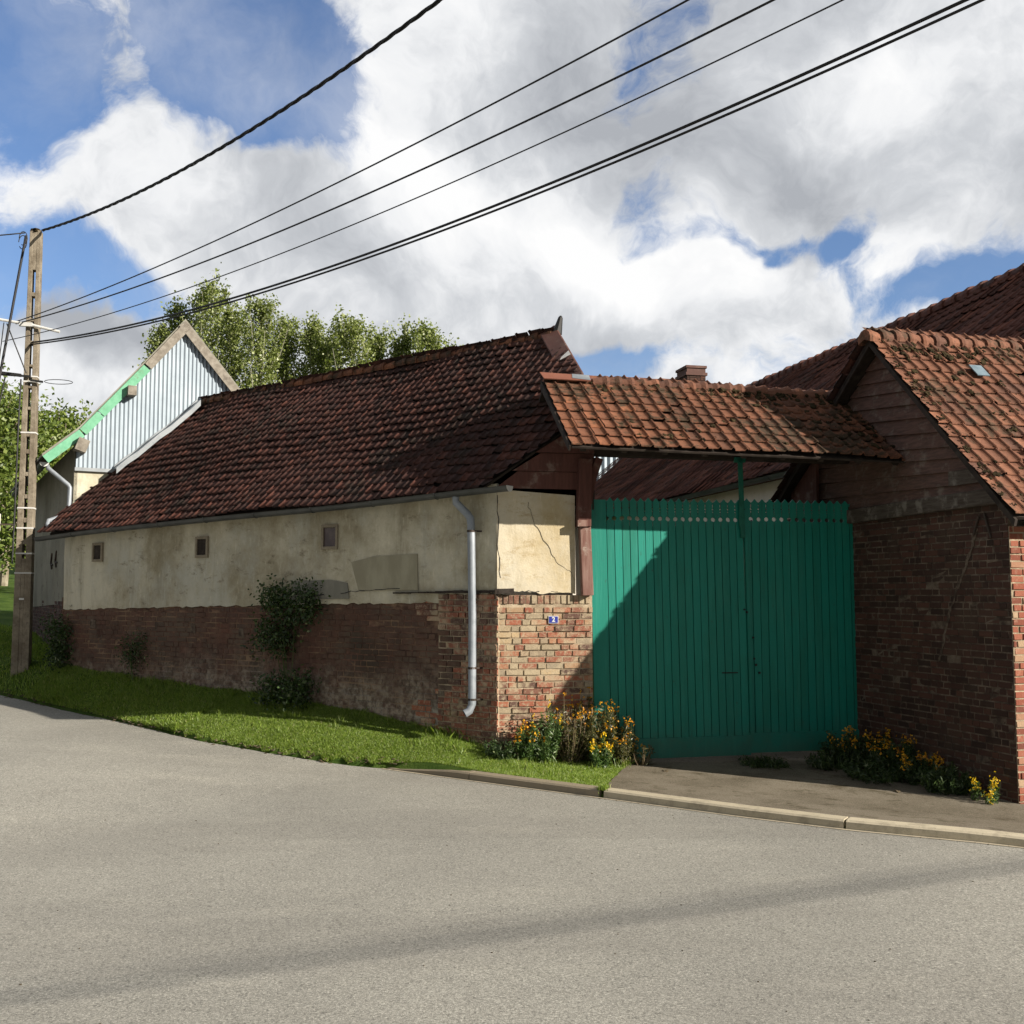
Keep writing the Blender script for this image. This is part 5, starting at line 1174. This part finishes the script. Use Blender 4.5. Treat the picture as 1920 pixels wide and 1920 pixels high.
wallplant('low_shrub', 'low dark bushy plant at the foot of the middle of the barn wall', 2.65, 3.40, .56, .78, 1500, 405, M['leaf_dark'], stems=5, depth=.35)
wallplant('wall_ivy', 'small dark ivy climbing the wall left of the shrub', 5.95, 6.35, .8, 1.25, 700, 409, M['leaf_dark'], stems=3, leaf=.035, depth=.06)
wallplant('corner_ivy', 'dark ivy covering the far left corner of the barn wall', 7.75, 8.10, .8, 1.45, 1300, 413, M['leaf_dark'], stems=7, leaf=.05, depth=.18)

def wallflower(label, x, y, h, spread, ns, nfl, seed, leafm='leaf_flower', fl='petal', dry=0.0, group=None, nleaf=70, lean=(0, 0), fsize=.021, ffrac=.7, name='wallflower_plant'):
    rg = np.random.default_rng(seed); rr = random.Random(seed); z = H(x, y)
    t = thing(name, (x, y, z), label, 'flowering plant' if nfl else 'plant', group)
    mb = MB(); lp = []; ld = []; fp = []
    for i in range(ns):
        az = rr.uniform(0, 6.28); r = spread * math.sqrt(rr.random()); hh = h * rr.uniform(.55, 1.0) * (1 - .30 * (r / spread) ** 2)
        s0 = Vector((x + math.cos(az) * r * .25, y + math.sin(az) * r * .25, z - .02)); tip = Vector((x + math.cos(az) * r + lean[0] * hh, y + math.sin(az) * r + lean[1] * hh, z + hh)); mid = s0.lerp(tip, .55) + Vector((math.cos(az), math.sin(az), -.2)) * spread * .12
        mb.tube([s0, mid, tip], [.005, .004, .002], 4)
        k = int(nleaf * 1.9); u = (.12 + .80 * rg.random(k)); P = np.outer((1 - u) ** 2, s0) + np.outer(2 * u * (1 - u), mid) + np.outer(u * u, tip)
        if rr.random() > dry: lp.append(P + rg.normal(size=(k, 3)) * .022)
        if rr.random() < ffrac and nfl: k = nfl; c = np.array(tip); fp.append(c + rg.normal(size=(k, 3)) * np.array([.022, .022, .028]))
    mb.build('stem', M['stem_dry'] if dry > .3 else M['stem'], t)
    if lp: foliage('leaves', np.concatenate(lp), .055, .012, M[leafm], t, seed + 1, .5)
    if fp:
        P = np.concatenate(fp); P = np.repeat(P, 4, 0) + rg.normal(size=(len(P) * 4, 3)) * .006
        foliage('blossoms', P, fsize, fsize * .85, M[fl], t, seed + 2)
    return t
def gxy(a, w): v = GATE.p(a, w, 0); return v.x, v.y
WG = 'wallflowers at the pier foot left of the gate'
x, y = gxy(-.80, -.20); wallflower('yellow wallflower at the left end of the clump, before the brick corner', x, y, .42, .16, 13, 7, 501, fl='petal', group=WG)
x, y = gxy(-.58, -.25); wallflower('tall bright green wallflower with few yellow heads left of the dry stems', x, y, .70, .16, 17, 5, 503, fl='petal_yellow', group=WG, ffrac=.35, nleaf=90)
x, y = gxy(-.30, -.14); wallflower('bushy wallflower with bare brown stems in the middle of the clump', x, y, .80, .25, 34, 3, 505, 'leaf_olive', 'petal', .55, WG, nleaf=50)
x, y = gxy(-.02, -.10); wallflower('big dark olive wallflower with dull orange heads against the gate post', x, y, .82, .28, 40, 4, 507, 'leaf_olive', 'petal', .1, WG, nleaf=80)
x, y = gxy(.25, -.18); wallflower('rightmost wallflower of the left clump, orange heads in front of the gate', x, y, .62, .22, 24, 6, 509, 'leaf_olive', 'petal', .1, WG, nleaf=70)
x, y = gxy(-.02, -.42); wallflower('small sunlit yellow wallflower at the front of the clump', x, y, .36, .14, 13, 10, 511, 'leaf_flower', 'petal_yellow', 0, WG, ffrac=1)
x, y = gxy(-1.05, -.22); wallflower('low dark weed with few leaves at the foot of the brick corner', x, y, .24, .22, 14, 0, 513, 'leaf_dark', 'petal', 0, nleaf=45, name='weed')
x, y = gxy(.48, -.22); wallflower('dry low weed at the foot of the gate beside the wallflowers', x, y, .28, .14, 10, 2, 515, 'leaf_olive', 'petal', .6, nleaf=25, name='weed')
WR_ = 'wallflowers along the dark brick wall right of the gate'
x, y = gxy(2.75, -.42); wallflower('left wallflower of the right clump, in front of the gate leaf', x, y, .44, .24, 20, 5, 521, 'leaf_dark', 'petal', .2, WR_, ffrac=.4)
p_ = HOUSE.p(.55, -.28, 0); wallflower('tall middle wallflower of the right clump, many dull yellow heads', p_.x, p_.y, .50, .30, 26, 8, 523, 'leaf_dark', 'petal', .1, WR_, ffrac=.7)
p_ = HOUSE.p(1.05, -.30, 0); wallflower('wallflower against the dark brick, right of the tall middle one', p_.x, p_.y, .46, .28, 24, 8, 525, 'leaf_dark', 'petal', .1, WR_, ffrac=.55)
p_ = HOUSE.p(1.50, -.32, 0); wallflower('orange wallflower with drooping heads near the house corner', p_.x, p_.y, .38, .22, 16, 12, 527, 'leaf_dark', 'petal', .1, WR_, ffrac=.8)
p_ = HOUSE.p(1.9, -.34, 0); wallflower('low dark weeds without flowers beside the house corner', p_.x, p_.y, .30, .30, 30, 0, 529, 'leaf_dark', 'petal', 0, name='weed', nleaf=50)
p_ = HOUSE.p(1.2, -.62, 0); wallflower('low dark weeds spreading onto the pavement before the right clump', p_.x, p_.y, .22, .40, 40, 0, 531, 'leaf_dark', 'petal', 0, name='weed', nleaf=40)
q_ = vert_ = None
for lab, a, w, h in (('bright yellow flower head, left one of three by the house corner', 2.28, -.32, .30), ('bright yellow flower head, right upper one of three by the house corner', 2.42, -.22, .27), ('bright yellow flower head, lowest of three by the house corner', 2.46, -.28, .12)):
    p_ = HOUSE.p(a, w, 0); wallflower(lab, p_.x, p_.y, h, .03, 2, 14, 541 + int(h * 100), 'leaf_flower', 'petal_yellow', 0, 'three sunlit flower heads', 26, fsize=.017, ffrac=1, name='yellow_flower')
p_ = HOUSE.p(.6, -.70, 0); wallflower('low dark weeds with dry stalks in the shade between the gate and the right clump', p_.x, p_.y, .24, .36, 36, 0, 533, 'leaf_dark', 'petal', .3, name='weed', nleaf=40)
x, y = gxy(1.85, -.34); wallflower('flat weeds growing in the gap below the gate leaves', x, y, .07, .30, 40, 0, 551, 'leaf_dark', 'petal', 0, name='weed', nleaf=25)

# grass: real blades on the verge
def blades(name, n, sampler, hgt, wid, seed, label):
    rg = np.random.default_rng(seed); s, w = sampler(rg, n); x, y = xy(s, w); z = height(x, y) - .012
    nn_ = len(s); az = rg.uniform(0, 6.28, nn_); pat = .75 + .35 * np.sin(x * 3.1 + 1.3 * np.sin(y * 2.3)) * np.sin(y * 4.1 + x); hh = hgt * rg.uniform(.45, 1.25, nn_) * pat; ln = hh * rg.uniform(.15, .9, nn_); la = rg.uniform(0, 6.28, nn_)
    ww = wid * rg.uniform(.7, 1.4, nn_); b0 = np.stack([x - np.cos(az) * ww, y - np.sin(az) * ww, z], -1); b1 = np.stack([x + np.cos(az) * ww, y + np.sin(az) * ww, z], -1)
    m0 = np.stack([x + np.cos(la) * ln * .35, y + np.sin(la) * ln * .35, z + hh * .6], -1); m1 = m0 + np.stack([np.cos(az) * ww * .9, np.sin(az) * ww * .9, np.zeros(nn_)], -1)
    tp = np.stack([x + np.cos(la) * ln, y + np.sin(la) * ln, z + hh], -1)
    v = np.stack([b0, b1, m1, tp, m0], 1).reshape(-1, 3); f = np.arange(len(v)).reshape(-1, 5)
    o = mesh(name, v, f, M['grass'], None, {'rnd': np.repeat(np.clip(rg.normal(.5, .22, nn_), 0, 1), 5)}); tag(o, label, 'grass', kind='stuff'); return o
def samp_near(rg, n):
    s = rg.uniform(-1.80, 4.0, n); we = np.interp(s, *WE); w = we + rg.random(n) * (0.02 - we)
    gl_ = (s * 0 + 1) > 0
    lim = np.where(s < -.0, -0.06 + (-s) * .98, .01); w = np.where(s < 0, we + rg.random(n) * (lim - we), w)
    ok = (w > we + np.where(s < .95, .13 * np.clip((.95 - s) / .6, .25, 1), .03 + .03 * np.sin(s * 23) + .02 * rg.random(n)))
    ok &= ~((s < 0) & (w > we + .12 + (s + 1.75) * 2.6 + .05 * np.sin(s * 30)))
    return s[ok], w[ok]
blades('verge_grass', 210000, samp_near, .034, .0028, 71, 'short bright green grass of the verge before the barn')
def samp_tuft(rg, n):
    c = rg.uniform(-1.2, 8.0, 170); cw = np.where(rg.random(170) < .6, rg.uniform(-.12, -.01, 170), rg.uniform(-.9, -.1, 170)); k = rg.integers(0, 170, n)
    s = c[k] + rg.normal(size=n) * .035; w = cw[k] + rg.normal(size=n) * .03 + np.where(s < 0, -s * .9, 0)
    ok = (w > np.interp(s, *WE) + .15); return np.concatenate([s[ok], rg.normal(-1.80, .02, 260)]), np.concatenate([w[ok], np.interp(-1.8, *WE) + rg.uniform(.0, .12, 260)])
blades('grass_tufts', 5000, samp_tuft, .11, .003, 75, 'longer darker grass tufts along the foot of the barn wall')
def samp_far(rg, n):
    s = 4 + 18 * rg.random(n) ** 1.4; we = np.interp(s, *WE); top = np.where(s < 7.9, .0, 3.5); w = we + .03 + rg.random(n) ** 1.2 * (top - we - .03)
    return s, w
blades('far_grass', 70000, samp_far, .07, .006, 73, 'green grass of the bank rising behind the pole')
rgq = random.Random(77); mb = MB()
for i in range(420):
    s_ = rgq.uniform(.6, 9.0) if i < 300 else rgq.uniform(-7, .6); w_ = edge_w(s_) + (rgq.gauss(.03, .035) if s_ > .6 else -.03 + rgq.gauss(0, .012)); x, y = xy(s_, w_); x = float(x); y = float(y)
    clump(mb, (x, y, (H(x, y) if w_ > edge_w(s_) else zroad(x, y)) + .002), rgq.uniform(.006, .024 if s_ > .6 else .009), rgq, .35, None, 0)
tag(mb.build('edge_debris', M['dirt'], None), 'crumbs of earth and grit along the ragged road edge', 'debris', kind='stuff')
rgq = random.Random(78); mb = MB()
for i in range(110):
    x = rgq.uniform(-4.5, 4.5); y = rgq.uniform(4.2, 10.5); s_, w_ = sw(x, y)
    if w_ > edge_w(float(s_)) - .05: continue
    clump(mb, (x, y, zroad(x, y) + .002), rgq.uniform(.003, .0065), rgq, .5, None, 0)
tag(mb.build('road_grit', M['dirt'], None), 'loose grit and crumbs scattered over the asphalt', 'grit', kind='stuff')
# small dark clods on pavement and road
for lab, a, w in (('dark clod of earth on the pavement at the left before the gate', .62, -.62), ('dark clod of dirt on the pavement below the right flowers', 2.55, -1.85)):
    p_ = GATE.p(a, w, 0); z = H(p_.x, p_.y) + .006; mb = MB(); rgq = random.Random(int(a * 100))
    clump(mb, (p_.x, p_.y, z), .035, rgq, .35, None, 2); tag(mb.build('dirt_clod', M['dirt'], None, loc=(p_.x, p_.y, z)), lab, 'dirt', 'clods on the pavement')
